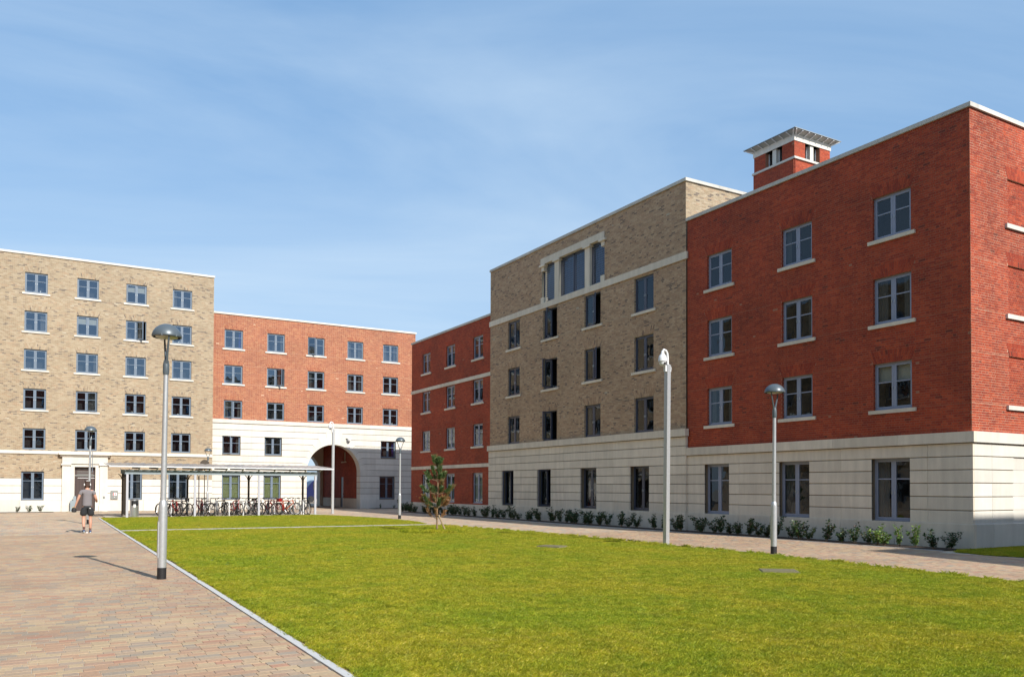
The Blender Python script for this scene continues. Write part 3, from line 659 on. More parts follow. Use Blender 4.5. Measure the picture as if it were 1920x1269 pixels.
for yc in cols:
    for a, b in rows:
        window(fC, -yc, a, 1.24, b-a, 'frame_dark', None, a > 4, opens=op.get((yc, a), (0, 0)), extra=random.choice([None, None, 'curtain', 'things']), sill_mat='cast_stone')
gy = [26.43, 30.03, 33.75, 37.30]; gh = [(-yc-0.62, -yc+0.62, 0.70, 2.52) for yc in gy]
V, F = wall_cells(-Y1, -Y0, 0.0, 3.88, gh, d=0.022); fC.put('stone_backing', raw_mesh('stone_backing', V, F, 'joint_shadow'))
zs2 = [0.67, 1.04, 1.41, 1.78, 2.14, 2.51, 2.87, 3.24, 3.60]; jn = [-36.0, -32.0, -28.2, -24.9, -38.6]
jn = sorted(jn)
stone_rows(fC, -Y1, -Y0+0.07, zs2, gh, 'cast_stone', joints=jn, d=0.09)
stone_rows(fC, -Y1, -Y0+0.1, [0.0, 0.675], [], 'cast_stone', joints=jn, d=0.13, groove=0.003)
course(fC, -Y1-0.04, -Y0+0.13, 3.60, 3.88, 0.17, 'cast_stone', 3.0)
for yc, o_ in zip(gy, [(0, 0), (0, 0), (0, 88), (0, 84)]): window(fC, -yc, 0.70, 1.24, 1.82, 'frame_dark', None, False, opens=o_, extra=random.choice([None, 'curtain', 'things']), rec=0.04)
# loggia: stone lintel, piers with caps, dark framed glass behind a perforated screen
fC.put('lintel', hex_mesh('lintel', hx(lg[0]-0.03, lg[1]+0.03, 12.60, 12.90, -0.25, 0.07), 'cast_stone', True))
for yc in (32.75, 30.23):
    fC.put('pier', hex_mesh('pier', hx(-yc-0.19, -yc+0.19, 10.70, 12.52, -0.22, 0.02), 'cast_stone', True)); fC.put('capital', hex_mesh('capital', hx(-yc-0.28, -yc+0.28, 12.50, 12.598, -0.2, 0.10), 'cast_stone', True))
for yc in (34.0, 29.04):
    fC.put('capital', hex_mesh('capital', hx(-yc-0.24, -yc+0.24, 12.50, 12.598, -0.2, 0.10), 'cast_stone', True)); fC.put('pier_stub', hex_mesh('pier_stub', hx(-yc-0.12, -yc+0.12, 12.28, 12.50, -0.2, 0.03), 'cast_stone', True)); fC.put('pier_base', hex_mesh('pier_base', hx(-yc-0.14, -yc+0.14, 10.70, 10.98, -0.2, 0.05), 'cast_stone', True))
m = MB(); sc = MB()
for a, b in ((-34.1, -32.94), (-32.56, -31.49), (-31.43, -30.42), (-30.04, -28.94)):
    for u in (a, b-0.05): m.box(u, u+0.05, 0.12, 0.18, 10.70, 12.6, 'frame_dark')
    m.box(a, b, 0.12, 0.18, 10.70, 10.78, 'frame_dark'); m.box(a, b, 0.12, 0.18, 12.52, 12.6, 'frame_dark')
    pn = MB(); pn.add([(a, 0.165, 10.7), (b, 0.165, 10.7), (b, 0.165, 12.6), (a, 0.165, 12.6)], [(0, 1, 2, 3)], 'coated_glass'); fC.put('loggia_pane', pn.mesh('loggia_pane'))
    z = 10.78
    while z < 12.5: sc.box(a+0.05, b-0.05, 0.135, 0.139, z, z+0.034, 'frame_dark'); z += 0.105
    u = a+0.06
    while u < b-0.06: sc.box(u, u+0.022, 0.1355, 0.1385, 10.78, 12.52, 'frame_dark'); u += 0.12
fC.put('loggia_frame', m.mesh('loggia_frame')); fC.put('perforated_screen', sc.mesh('perforated_screen'), 'stuff')
m = MB(); m.box(lg[0]-.3, lg[1]+.3, 1.2, 1.25, 10.4, 13.0, 'interior_dark'); fC.put('loggia_room', m.mesh('loggia_room'))
fCs = Facade(bb, 0, 23.72, 0)
brick_wall(fCs, 21.51, 34.0, 11.6, 13.45, [], 'buff_brick', 'grey_mortar', False)
course(fCs, 21.51+0.35, 34.0, 13.45, 13.57, 0.06, 'coping_stone', 1.4, 'coping_stone', d0=-0.35)
block_body(bb, [(22.9, 23.76), (34.0, 23.76), (34.0, 39.36), (22.9, 39.36)], 13.34, 'grey_mortar')
fCn = Facade(bb, 0, 39.40, PI); fCn.put('north_wall', raw_mesh('north_wall', [(-34, 0, 0), (-21.51, 0, 0), (-21.51, 0, 13.45), (-34, 0, 13.45)], [(0, 1, 2, 3)], 'far_buff_brick'))

# ---------- far red block: west face x=21.58, y 39.40..50.45
rb = empty('brick_building', (21.58, 39.4, 0), 0, 'lower red brick block with two stone bands, behind the young pine tree', 'building')
fD = Facade(rb, 21.58, 0, -PI/2); Y0, Y1 = 39.41, 50.45; cols = [41.0, 44.55, 48.1]
r1 = [(0.72, 2.45)]; r2 = [(3.95, 5.22), (6.42, 7.75)]; r3_ = [(8.93, 10.22)]
hh = lambda rr: [(-yc-0.61, -yc+0.61, a, b) for yc in cols for a, b in rr]
aa = lambda rr: [(-yc, b, b+0.3, 0.61, 0.75) for yc in cols for a, b in rr]
brick_wall(fD, -Y1, -Y0, 0.64, 2.76, hh(r1), 'red_brick', 'rose_mortar', True, [])
brick_wall(fD, -Y1, -Y0, 2.96, 7.78, hh(r2), 'red_brick', 'rose_mortar', True, [(-yc, b, b+0.3, 0.61, 0.75) for yc in cols for a, b in r2[:1]])
brick_wall(fD, -Y1, -Y0, 7.98, 11.10, hh(r3_), 'red_brick', 'rose_mortar', True, aa(r3_))
course(fD, -Y1, -Y0, 2.76, 2.96, 0.05, 'cast_stone', 2.2); course(fD, -Y1, -Y0, 7.78, 7.98, 0.05, 'cast_stone', 2.2)
stone_rows(fD, -Y1, -Y0, [0.0, 0.645], [], 'cast_stone', bl=2.2, d=0.10, groove=0.003)
course(fD, -Y1-0.05, -Y0, 11.10, 11.22, 0.05, 'coping_stone', 1.4, 'coping_stone', d0=-0.35)
for i, yc in enumerate(cols):
    for a, b in r1+r2+r3_:
        window(fD, -yc, a, 1.22, b-a, 'frame_blue_grey', 0.62, a > 1, extra=('cream_blind' if a < 5 and (i+int(a)) % 2 == 0 else random.choice([None, 'curtain', 'half_blind'])), sill_mat='cast_stone')
fDn = Facade(rb, 0, 50.45, PI); fDn.put('north_wall', raw_mesh('north_wall', [(-34, 0, 0), (-21.58, 0, 0), (-21.58, 0, 11.2), (-34, 0, 11.2)], [(0, 1, 2, 3)], 'far_red_brick'))
block_body(rb, [(22.9, 39.5), (34, 39.5), (34, 50.4), (22.9, 50.4)], 11.0, 'rose_mortar')

# ---------- centre block: south face y=59.5, x 10.45..25.75, arch at x=19.2
cb = empty('brick_building', (18, 59.5, 0), 0, 'orange brick block with pale stone lower storeys and the archway, closing the courtyard', 'building')
fE = Facade(cb, 0, 59.5, 0); X0, X1 = 10.40, 25.75
cx = [11.90, 14.85, 17.80, 20.82, 23.67]; rows = [(6.40, 7.68), (8.84, 10.15), (11.32, 12.65)]
holes = [(x-0.63, x+0.63, a, b) for x in cx for a, b in rows]; arch = [(x, b, b+0.3, 0.63, 0.77) for x in cx for a, b in rows]
brick_wall(fE, X0, X1, 6.33, 13.69, holes, 'orange_brick', 'pale_mortar', True, arch)
course(fE, X0-0.0, X1+0.06, 6.07, 6.33, 0.12, 'pale_stone', 3.6)
course(fE, X0, X1+0.06, 13.69, 13.82, 0.06, 'pale_stone', 1.6, 'coping_stone', d0=-0.35)
eo = {(17.80, 11.32): (-40, 0), (14.85, 8.84): (0, 55), (11.90, 6.40): (-30, 0)}
for x in cx:
    for a, b in rows:
        ex = 'curtain_blue' if (x < 12 and a > 11) else random.choice(['curtain', 'curtains', None, 'things'])
        window(fE, x, a, 1.26, b-a, 'frame_slate', 0.60, a > 7, opens=eo.get((x, a), (0, 0)), extra=ex)
sh_ = [(11.80, 3.88), (14.70, 3.88), (23.50, 3.88)]; gg_ = [(11.80, 0.72), (14.65, 0.72), (23.42, 0.72)]
sholes = [(x-0.62, x+0.62, z, z+1.34) for x, z in sh_]+[(x-0.62, x+0.62, z, z+1.72) for x, z in gg_]
ac, zsp, rr_ = 19.20, 2.72, 2.05
def polar(a): return (ac+rr_*math.cos(a), zsp+rr_*math.sin(a))
zrow = [0.0, 0.67]+[0.67+0.45*k for k in range(1, 13)]
angs = {2.92: 6, 3.37: 15, 3.82: 27, 4.27: 39, 4.72: 51, 5.17: 64, 5.62: 78}
def bend(z, side):
    """(outer bend point, intrados point) where the bed joint at height z meets the arch"""
    zk = min(angs, key=lambda q: abs(q-z))
    if z < zsp: return (ac+side*rr_, z), (ac+side*rr_, z)
    a = math.radians(angs[zk]); pi_ = (ac+side*rr_*math.cos(a), zsp+rr_*math.sin(a))
    tt = (z-zsp)/math.sin(a); po = (ac+side*max(tt, rr_)*math.cos(a), max(z, pi_[1])) if tt > rr_ else pi_
    return po, pi_
def ext_poly(name, poly, d0, d1, mat, fac=fE):
    n = len(poly); m = MB(); V = [(u, -d1, z) for u, z in poly]+[(u, -d0, z) for u, z in poly]
    m.add(V, [tuple(range(n))]+[(i, n+i, n+(i+1) % n, (i+1) % n) for i in range(n)], mat); return fac.put(name, m.mesh(name))
GR = 0.030
for i, (za, zb) in enumerate(zip(zrow, zrow[1:])):
    dd = 0.10 if i == 0 else 0.05; g_ = 0.003 if i == 0 else GR
    if za > 5.6: continue
    zt_ = zb-g_
    for side in (-1, 1):
        edge = X0 if side < 0 else X1
        hs = sorted([h for h in sholes if h[2]-0.03 < (za+zb)/2 < h[3]+0.03 and (h[0] < ac) == (side < 0)], key=lambda h: side*h[0])
        po0, pi0 = bend(za, side); po1, pi1 = bend(zb, side)
        # arch-side polygon reaches out to a vertical joint
        J = ac+side*3.3
        if side > 0 and hs: J = hs[0][0]
        a0 = math.atan2(pi0[1]-zsp, abs(pi0[0]-ac)) if pi0[1] > zsp else 0; a1 = math.atan2(pi1[1]-zsp, abs(pi1[0]-ac)) if pi1[1] > zsp else 0
        poly = [(J, za), po0]
        if pi0 != po0: poly.append(pi0)
        if zb > zsp:
            st = max(a0, 0)
            if za < zsp: poly.append((ac+side*rr_, zsp))
            for k in range(1, 6): a = st+(a1-st)*k/5; poly.append((ac+side*rr_*math.cos(a), zsp+rr_*math.sin(a)))
        else: poly.append((ac+side*rr_, zt_))
        if po1 != pi1: poly.append((po1[0], po1[1]-g_))
        poly.append((J, zt_))
        # drop duplicates
        q = []
        for p in poly:
            if not q or (abs(p[0]-q[-1][0])+abs(p[1]-q[-1][1])) > 1e-4: q.append(p)
        if side < 0: q = q[::-1]
        ext_poly('arch_stone' if za > zsp-0.3 else 'stone_block', q, -0.75, dd-0.003, 'pale_stone')
        # rest of the row
        segs = []; s = J
        order = [(h[0], h[1]) if side > 0 else (h[1], h[0]) for h in hs]
        for h in order:
            if side*(h[0]-s) > 0.02: segs.append((s, h[0]))
            s = h[1]
        if side*(edge-s) > 0.02: segs.append((s, edge))
        for a, b in segs:
            lo, hi = min(a, b), max(a, b); cuts = [lo]+[j for j in (13.2, 16.2, 24.6, 22.4) if lo+0.2 < j < hi-0.2]+[hi]
            cuts.sort()
            for p, q2 in zip(cuts, cuts[1:]): fE.put('stone_block', hex_mesh('stone_block', hx(p+0.002, q2-0.002, za, zt_, -0.02, dd), 'pale_stone'))
# crown: keystone zone up to the band
a = math.radians(78); k0 = (ac-rr_*math.cos(a), zsp+rr_*math.sin(a)); k1 = (ac+rr_*math.cos(a), zsp+rr_*math.sin(a)); tx = (5.62-zsp)/math.tan(a)
ext_poly('keystone', [k0]+[(ac+rr_*math.cos(math.radians(t_)), zsp+rr_*math.sin(math.radians(t_))) for t_ in (94, 86)]+[k1, (ac+tx, 5.615), (ac-tx, 5.615)], -0.75, 0.055, 'pale_stone')
for p, q2 in ((X0, 13.2), (13.2, 16.2), (16.2, 19.2), (19.2, 22.4), (22.4, X1)): fE.put('stone_block', hex_mesh('stone_block', hx(p+0.002, q2-0.002, 5.62, 6.07, -0.02, 0.05), 'pale_stone'))
# backing behind the joints, with openings
bh = sholes+[(ac-rr_-1.3, ac+rr_+1.2, 0, 5.0)]
V, F = wall_cells(X0, X1, 0, 6.2, bh, d=0.026, reveal=0.14); fE.put('stone_backing', raw_mesh('stone_backing', V, F, 'joint_shadow'))
nseg = 24; rb_ = rr_+0.02; V = []; F = []
def q4(*p): k = len(V); V.extend([(u, -0.022, z) for u, z in p]); F.append((k, k+1, k+2, k+3))
q4((ac-rr_-1.3, 0), (ac-rb_, 0), (ac-rb_, zsp), (ac-rr_-1.3, zsp)); q4((ac+rb_, 0), (ac+rr_+1.2, 0), (ac+rr_+1.2, zsp), (ac+rb_, zsp)); q4((ac-rr_-1.3, zsp), (ac-rb_, zsp), (ac-rb_, 5.0), (ac-rr_-1.3, 5.0)); q4((ac+rb_, zsp), (ac+rr_+1.2, zsp), (ac+rr_+1.2, 5.0), (ac+rb_, 5.0))
for k in range(nseg):
    x0_, x1_ = ac+rb_*math.cos(PI*(k+1)/nseg), ac+rb_*math.cos(PI*k/nseg); q4((x0_, zsp+rb_*math.sin(PI*(k+1)/nseg)), (x1_, zsp+rb_*math.sin(PI*k/nseg)), (x1_, 5.0), (x0_, 5.0))
fE.put('arch_backing', raw_mesh('arch_backing', V, F, 'joint_shadow'))
for (x, z) in sh_: window(fE, x, z, 1.24, 1.34, 'frame_slate', 0.60, False, opens=(-12, 0) if x < 12 else (0, 0), extra='curtain' if x < 20 else 'curtain_blue', rec=0.02)
for (x, z) in gg_: window(fE, x, z, 1.24, 1.72, 'frame_slate', 0.68, False, extra='blind_green' if x < 20 else None, rec=0.02)
# passage behind the arch
PW, PE, PB = 16.75, 21.52, 69.6
def yface(x, ya, yb, z0, z1, mat, name, flip=False, hl=()):
    m = MB(); V = [(x-18, ya-59.5, z0), (x-18, yb-59.5, z0), (x-18, yb-59.5, z1), (x-18, ya-59.5, z1)]; m.add(V, [(0, 1, 2, 3)], mat); return m.build(name, cb)
fP = Facade(cb, PE, 0, -PI/2)   # east wall of the passage faces west
brick_wall(fP, -PB, -60.24, 0.75, 5.6, [(-64.9, -64.2, 0.75, 2.42), (-64.3, -63.7, 3.7, 4.45)], 'red_brick', 'rose_mortar', True)
stone_rows(fP, -PB, -64.9, [0, 0.75], [], 'cast_stone', d=0.04); stone_rows(fP, -64.2, -60.24, [0, 0.75], [], 'cast_stone', d=0.04)
m = MB(); m.box(-64.88, -64.22, 0.05, 0.1, 0, 2.42, 'frame_slate'); m.box(-64.3, -64.27, -0.02, 0.05, 1.0, 1.12, 'chrome'); fP.put('door', m.mesh('door'))
m = MB(); m.add([(-64.3, 0.1, 3.7), (-63.7, 0.1, 3.7), (-63.7, 0.1, 4.45), (-64.3, 0.1, 4.45)], [(0, 1, 2, 3)], 'cream_blind'); fP.put('slot_window', m.mesh('slot_window'))
fP.put('sill', hex_mesh('sill', hx(-64.5, -63.5, 3.58, 3.68, -0.05, 0.1), 'cast_stone', True))
yface(PW, 60.24, PB, 0, 5.6, 'far_red_brick', 'passage_wall')
m = MB(); m.box(PW-18-.4, PE-18+.4, 0.7, PB-59.5+.5, 5.2, 5.5, 'cast_stone'); m.build('passage_ceiling', cb)
# rear arch wall
m = MB()
def archwall(yy, th, zt_, xl, xr, mat, name):
    n = 20; m = MB(); pts = [(ac+rr_*math.cos(PI*k/n), zsp+rr_*math.sin(PI*k/n)) for k in range(n+1)]
    for s in (0, 1):
        y = yy+s*th; b = len(m.V); 
    V = []; F = []
    ring = [(ac+rr_, 0)]+pts+[(ac-rr_, 0)]; out = [(xr, 0)]+[(xr if math.cos(PI*k/n) > 0.3 else xl if math.cos(PI*k/n) < -0.3 else ac+rr_*math.cos(PI*k/n)*1.0, zt_ if k not in (0, n) else zsp) for k in range(n+1)]+[(xl, 0)]
    for y in (yy, yy+th):
        V += [(u-18, y-59.5, z) for u, z in ring]+[(u-18, y-59.5, z) for u, z in out]
    L = len(ring)
    for s in (0, 1):
        o_ = s*2*L
        for i in range(L-1): F.append((o_+i, o_+i+1, o_+L+i+1, o_+L+i))
    for i in range(L-1): F.append((i, i+1, 2*L+i+1, 2*L+i))
    m.add(V, F, mat); return m.build(name, cb)
archwall(PB, 0.9, 5.4, PW-0.5, PE+0.5, 'cast_stone', 'rear_arch')
block_body(cb, [(10.6, 61.2), (PW-0.1, 61.2), (PW-0.1, 71.2), (10.6, 71.2)], 13.6, 'far_red_brick'); block_body(cb, [(PE+0.3, 61.2), (25.7, 61.2), (25.7, 71.2), (PE+0.3, 71.2)], 13.6, 'far_red_brick')
m = MB(); m.box(PW-.2-18, PE+.4-18, 1.7, 11.7, 5.6, 13.4, 'far_red_brick'); m.build('upper_storeys', cb)
fEe = Facade(cb, 25.75, 0, PI/2); fEe.put('east_wall', raw_mesh('east_wall', [(59.5, 0, 0), (71.2, 0, 0), (71.2, 0, 13.6), (59.5, 0, 13.6)], [(0, 1, 2, 3)], 'far_red_brick'))

# ---------- left buff block: south face y=58.9, x -15..10.43
lb = empty('brick_building', (0, 58.9, 0), 0, 'tallest buff brick block at far left with a stone doorway and grey window frames', 'building')
fF = Facade(lb, 0, 58.9, 0); X0, X1 = -12.3, 10.43
cx = [-9.0, -6.1, -3.1, -0.15, 2.72, 5.56, 8.40]; rows = [(3.88, 5.20), (6.36, 7.67), (8.84, 10.12), (11.23, 12.50), (13.63, 14.90)]
holes = [(x-0.62, x+0.62, a, b) for x in cx for a, b in rows]; arch = [(x, b, b+0.32, 0.62, 0.76) for x in cx for a, b in rows]
brick_wall(fF, X0, X1, 3.82, 15.99, holes, 'buff_brick', 'grey_mortar', False, arch)
course(fF, X0, X1, 3.62, 3.82, 0.07, 'pale_stone', 2.8); course(fF, X0, X1+0.05, 15.99, 16.12, 0.06, 'pale_stone', 1.6, 'coping_stone', d0=-0.35)
DX0, DX1 = 1.40, 3.98
gx = [-9.0, -6.1, -3.1, -0.20, 5.42, 8.25]; gh = [(x-0.61, x+0.61, 0.74, 2.52) for x in gx]
for a, b in ((X0, DX0), (DX1, X1)):
    hs = [h for h in gh if a < h[0] < b]
    brick_wall(fF, a, b, 2.10, 3.62, hs, 'buff_brick', 'grey_mortar', False, [((h[0]+h[1])/2, 2.52, 2.82, 0.61, 0.75) for h in hs])
    V, F = wall_cells(a, b, 0, 2.10, hs, d=0.02); fF.put('stone_backing', raw_mesh('stone_backing', V, F, 'joint_shadow'))
    stone_rows(fF, a, b, [0.72, 1.18, 1.64, 2.10], hs, 'pale_stone', bl=3, d=0.04, groove=0.026); stone_rows(fF, a, b, [0.0, 0.72], [], 'pale_stone', bl=2.4, d=0.07, groove=0.004)
fo_ = {(5.56, 11.23): (0, 50), (2.72, 6.36): (0, 22), (5.56, 6.36): (0, 8), (5.56, 13.63): (6, 0)}
for x in cx:
    for a, b in rows:
        window(fF, x, a, 1.24, b-a, 'frame_slate', 0.60, a > 5, opens=fo_.get((x, a), (0, 0)), extra=random.choice(['curtain', 'things', None, 'half_blind' if a > 10 else None]), room=True)
for x in gx: window(fF, x, 0.74, 1.22, 1.78, 'frame_slate', 0.68, False, extra=random.choice(['curtains', None]), rec=0.0)
# stone door case
def sb(name, a, b, z0, z1, d0, d1, mat='pale_stone'): return fF.put(name, hex_mesh(name, hx(a, b, z0, z1, d0, d1), mat, True))
sb('cornice', DX0-0.2, DX1+0.2, 3.60, 3.76, -0.02, 0.34); sb('cornice', DX0-0.12, DX1+0.12, 3.50, 3.60, -0.02, 0.22); sb('frieze', DX0, DX1, 3.03, 3.50, -0.02, 0.15)
sb('capital', DX0-0.06, DX0+0.5, 2.93, 3.03, -0.02, 0.24); sb('capital', DX1-0.5, DX1+0.06, 2.93, 3.03, -0.02, 0.24)
sb('pilaster', DX0, DX0+0.46, 0.42, 2.93, -0.02, 0.16); sb('pilaster', DX1-0.46, DX1, 0.42, 2.93, -0.02, 0.16); sb('pilaster_base', DX0-0.02, DX0+0.48, 0, 0.42, -0.02, 0.19); sb('pilaster_base', DX1-0.48, DX1+0.02, 0, 0.42, -0.02, 0.19)
sb('architrave', DX0+0.46, DX0+0.70, 0, 3.03, -0.25, 0.07); sb('architrave', DX1-0.70, DX1-0.46, 0, 3.03, -0.25, 0.07); sb('architrave', DX0+0.70, DX1-0.70, 2.84, 3.03, -0.25, 0.07)
dl, dr = DX0+0.70, DX1-0.70
m = MB(); m.box(dl, dr, 0.20, 0.26, 0, 2.84, 'door_brown')
for z in (2.38, 2.52, 2.68): m.box(dl+0.15, dr-0.12, 0.185, 0.2, z, z+0.035, 'panel_grey')
m.box(dl, dr, 0.17, 0.2, 2.26, 2.33, 'panel_grey'); m.box((dl+dr)/2-0.01, (dl+dr)/2+0.01, 0.185, 0.2, 0, 2.26, 'black_band')
m.box(dl+0.18, dr-0.02, 0.16, 0.2, 2.12, 2.15, 'white_metal')
for q in range(6): x = dl+0.1+q*0.17; m.box(x, x+0.012, 0.188, 0.2, 0.1, 2.1, 'black_band')
fF.put('door', m.mesh('door')); sb('door_step', DX0+0.3, DX1-0.3, 0, 0.03, 0, 0.7, 'concrete_slab')
# shallow carved name above the door
def text(body, size, loc, parent, mat, rz=0, depth=0.004, name='lettering', sp=1.0):
    cu = bpy.data.curves.new('t', 'FONT'); cu.body = body; cu.size = size; cu.extrude = depth; cu.align_x = 'CENTER'; cu.align_y = 'CENTER'; cu.space_character = sp
    to = bpy.data.objects.new('t', cu); col.objects.link(to); dg = bpy.context.evaluated_depsgraph_get(); me = bpy.data.meshes.new_from_object(to.evaluated_get(dg)); bpy.data.objects.remove(to)
    me.materials.clear(); me.materials.append(MATS[mat]); o = obj(name, me, parent, loc); o.rotation_euler = (PI/2, 0, rz); return o
text('DAYS', 0.30, (2.20, -0.152, 3.27), lb, 'pale_stone', name='carved_letters', sp=1.15); text('VAN', 0.30, (3.22, -0.152, 3.27), lb, 'pale_stone', name='carved_letters', sp=1.15)
block_body(lb, [(-12.2, 60.6), (10.35, 60.6), (10.35, 71), (-12.2, 71)], 15.9, 'far_buff_brick')

# ---------- roof tower
tw = empty('stair_tower', (36.75, 31.6, 0), 0, 'square red brick tower with a flat metal canopy roof rising above the near block', 'tower')
S = 3.0; TZ = 20.28
def tower_face(fac, u0, u1):
    brick_wall(fac, u0-0.06, u1+0.06, 11, TZ-0.06, [], 'red_brick', 'rose_mortar', True)
    uc = (u0+u1)/2
    brick_wall(fac, u0, u1, TZ+0.06, 21.26, [(uc-0.62, uc+0.62, TZ+0.06, 21.26, 1)], 'red_brick', 'rose_mortar', True, [], reveal=0.35)
fT1 = Facade(tw, 36.75, 0, -PI/2); tower_face(fT1, -(31.6+S), -31.6)
fT2 = Facade(tw, 0, 31.6, 0); tower_face(fT2, 36.75, 36.75+S)
for f_, u0, u1 in ((fT1, -34.6, -31.6), (fT2, 36.75, 39.75)):
    uc = (u0+u1)/2
    f_.put('column', hex_mesh('column', hx(uc-0.14, uc+0.14, TZ+0.06, 21.30, -0.3, -0.05), 'pale_stone', True))
    for a, b in ((uc-0.62, uc-0.14), (uc+0.14, uc+0.62)):
        m = MB(); m.box(a, a+0.05, 0.27, 0.33, TZ+0.06, 21.3, 'white_metal'); m.box(b-0.05, b, 0.27, 0.33, TZ+0.06, 21.3, 'white_metal'); m.add([(a, .3, TZ), (b, .3, TZ), (b, .3, 21.3), (a, .3, 21.3)], [(0, 1, 2, 3)], 'glass'); w_ = f_.put('window', m.mesh('window'))
m = MB(); m.box(-0.09, S+0.09, -0.09, S+0.09, TZ-0.06, TZ+0.06, 'pale_stone'); m.build('string_course', tw)
m = MB(); m.box(-0.04, S+0.04, -0.04, S+0.04, 21.26, 21.62, 'pale_stone'); m.build('frieze', tw)
m = MB(); m.box(0.35, S-.35, 0.35, S-.35, 11, 21.5, 'interior_dark'); m.build('core', tw)
m = MB(); m.box(0.05, S, S-0.02, S, 11, 21.4, 'far_red_brick'); m.box(S-0.02, S, 0.05, S, 11, 21.4, 'far_red_brick'); m.build('rear_walls', tw)
ov = 0.44; m = MB(); m.add([(-ov, -ov, 21.74), (S+ov, -ov, 21.74), (S+ov, S+ov, 21.74), (-ov, S+ov, 21.74), (-ov, -ov, 21.78), (S+ov, -ov, 21.78), (S+ov, S+ov, 21.78), (-ov, S+ov, 21.78), (S/2, S/2, 22.0)], [(3, 2, 1, 0), (0, 1, 5, 4), (1, 2, 6, 5), (2, 3, 7, 6), (3, 0, 4, 7), (4, 5, 8), (5, 6, 8), (6, 7, 8), (7, 4, 8)], 'metal_roof'); m.build('canopy_roof', tw)
m = MB(); m.add([(-ov+.03, -ov+.03, 21.72), (S+ov-.03, -ov+.03, 21.72), (S+ov-.03, S+ov-.03, 21.72), (-ov+.03, S+ov-.03, 21.72), (0, 0, 21.60), (S, 0, 21.60), (S, S, 21.60), (0, S, 21.60)], [(0, 1, 5, 4), (1, 2, 6, 5), (2, 3, 7, 6), (3, 0, 4, 7)], 'soffit_grey'); m.build('soffit', tw)
for k in range(8):
    x = -ov+0.12+k*(S+2*ov-0.24)/7
    rf = MB(); rf.tube([(x, -ov+0.0, 21.69), (min(max(x, 0.05), S-.05), -0.05, 21.56)], 0.028, 'white_metal', 6); rf.build('rafter', tw)
    rf = MB(); rf.tube([(-ov+0.0, x, 21.69), (-0.05, min(max(x, 0.05), S-.05), 21.56)], 0.028, 'white_metal', 6); rf.build('rafter', tw)

# ---------- the rest of the quadrangle, out of frame: it throws the shadows and fills the reflections
def plain_block(label, poly, H, mat, faces, loc, fm='frame_slate', wrows=((0.9, 1.6), (3.6, 1.3), (6.1, 1.3), (8.6, 1.3)), base='cast_stone'):
    root = empty('brick_building', (loc[0], loc[1], 0), 0, label, 'building')
    P = [(x-loc[0], y-loc[1]) for x, y in poly]; n = len(P); m = MB(); V = [(x, y, 3.0) for x, y in P]+[(x, y, H) for x, y in P]
    m.add(V, [(i, (i+1) % n, n+(i+1) % n, n+i) for i in range(n)]+[tuple(range(n, 2*n))], mat); m.build('wall', root)
    c = Vector((sum(x for x, y in P)/n, sum(y for x, y in P)/n)); sc_ = lambda k: [((x-c.x)*k+c.x, (y-c.y)*k+c.y) for x, y in P]
    m = MB(); m.prism(sc_(1.004), 0, 3.0, base); m.build('stone_base', root); m = MB(); m.prism(sc_(1.003), H, H+0.2, 'coping_stone'); m.build('coping', root)
    for (ox, oy, rz, u0, u1, step) in faces:
        f = Facade(root, ox, oy, rz); u = u0+step/2
        while u < u1:
            for z, hgt in wrows:
                if z+hgt < H-0.6:
                    w = window(f, u, z, 1.24, hgt, fm, 0.6, z > 3, room=False, rec=-0.22)
                    d_ = MB(); d_.box(-0.62, 0.62, 0.152, 0.2, 0, hgt, 'interior_dark'); d_.build('room', w)
            u += step
    return root
plain_block('long buff brick wing across the courtyard, outside the picture on the left', [(-13, -12), (-13, 57), (-23, 57), (-23, -12)], 17.2, 'far_buff_brick', [(-13, 0, PI/2, -10, 56, 3.6)], (-13, 20), wrows=((0.9, 1.6), (3.6, 1.3), (6.1, 1.3), (8.6, 1.3), (11.1, 1.3), (13.6, 1.3)))
plain_block('tall red brick wing behind the camera', [(-10, -22), (-10, -34), (24, -34), (24, -22)], 16.5, 'far_red_brick', [(0, -22, PI, -23, 9, 3.4)], (5, -22), wrows=((0.9, 1.6), (3.6, 1.3), (6.1, 1.3), (8.6, 1.3), (11.1, 1.3), (13.6, 1.3)))
plain_block('buff brick wing behind the camera to the right', [(24.2, -24), (24.2, -36), (60, -36), (60, -24)], 19.5, 'far_buff_brick', [(0, -24, PI, -59, -25, 3.6)], (40, -24), wrows=((0.9, 1.6), (3.6, 1.3), (6.1, 1.3), (8.6, 1.3), (11.1, 1.3), (13.6, 1.3), (16.1, 1.3)))
plain_block('red brick wing south of the near block, outside the picture on the right', [(21.5, -2.6), (20.55, -6.8), (20.2, -20), (58, -20), (58, -2.6)], 11.9, 'far_red_brick', [(0, -2.6, PI, -57, -22, 3.5)], (38, -10))

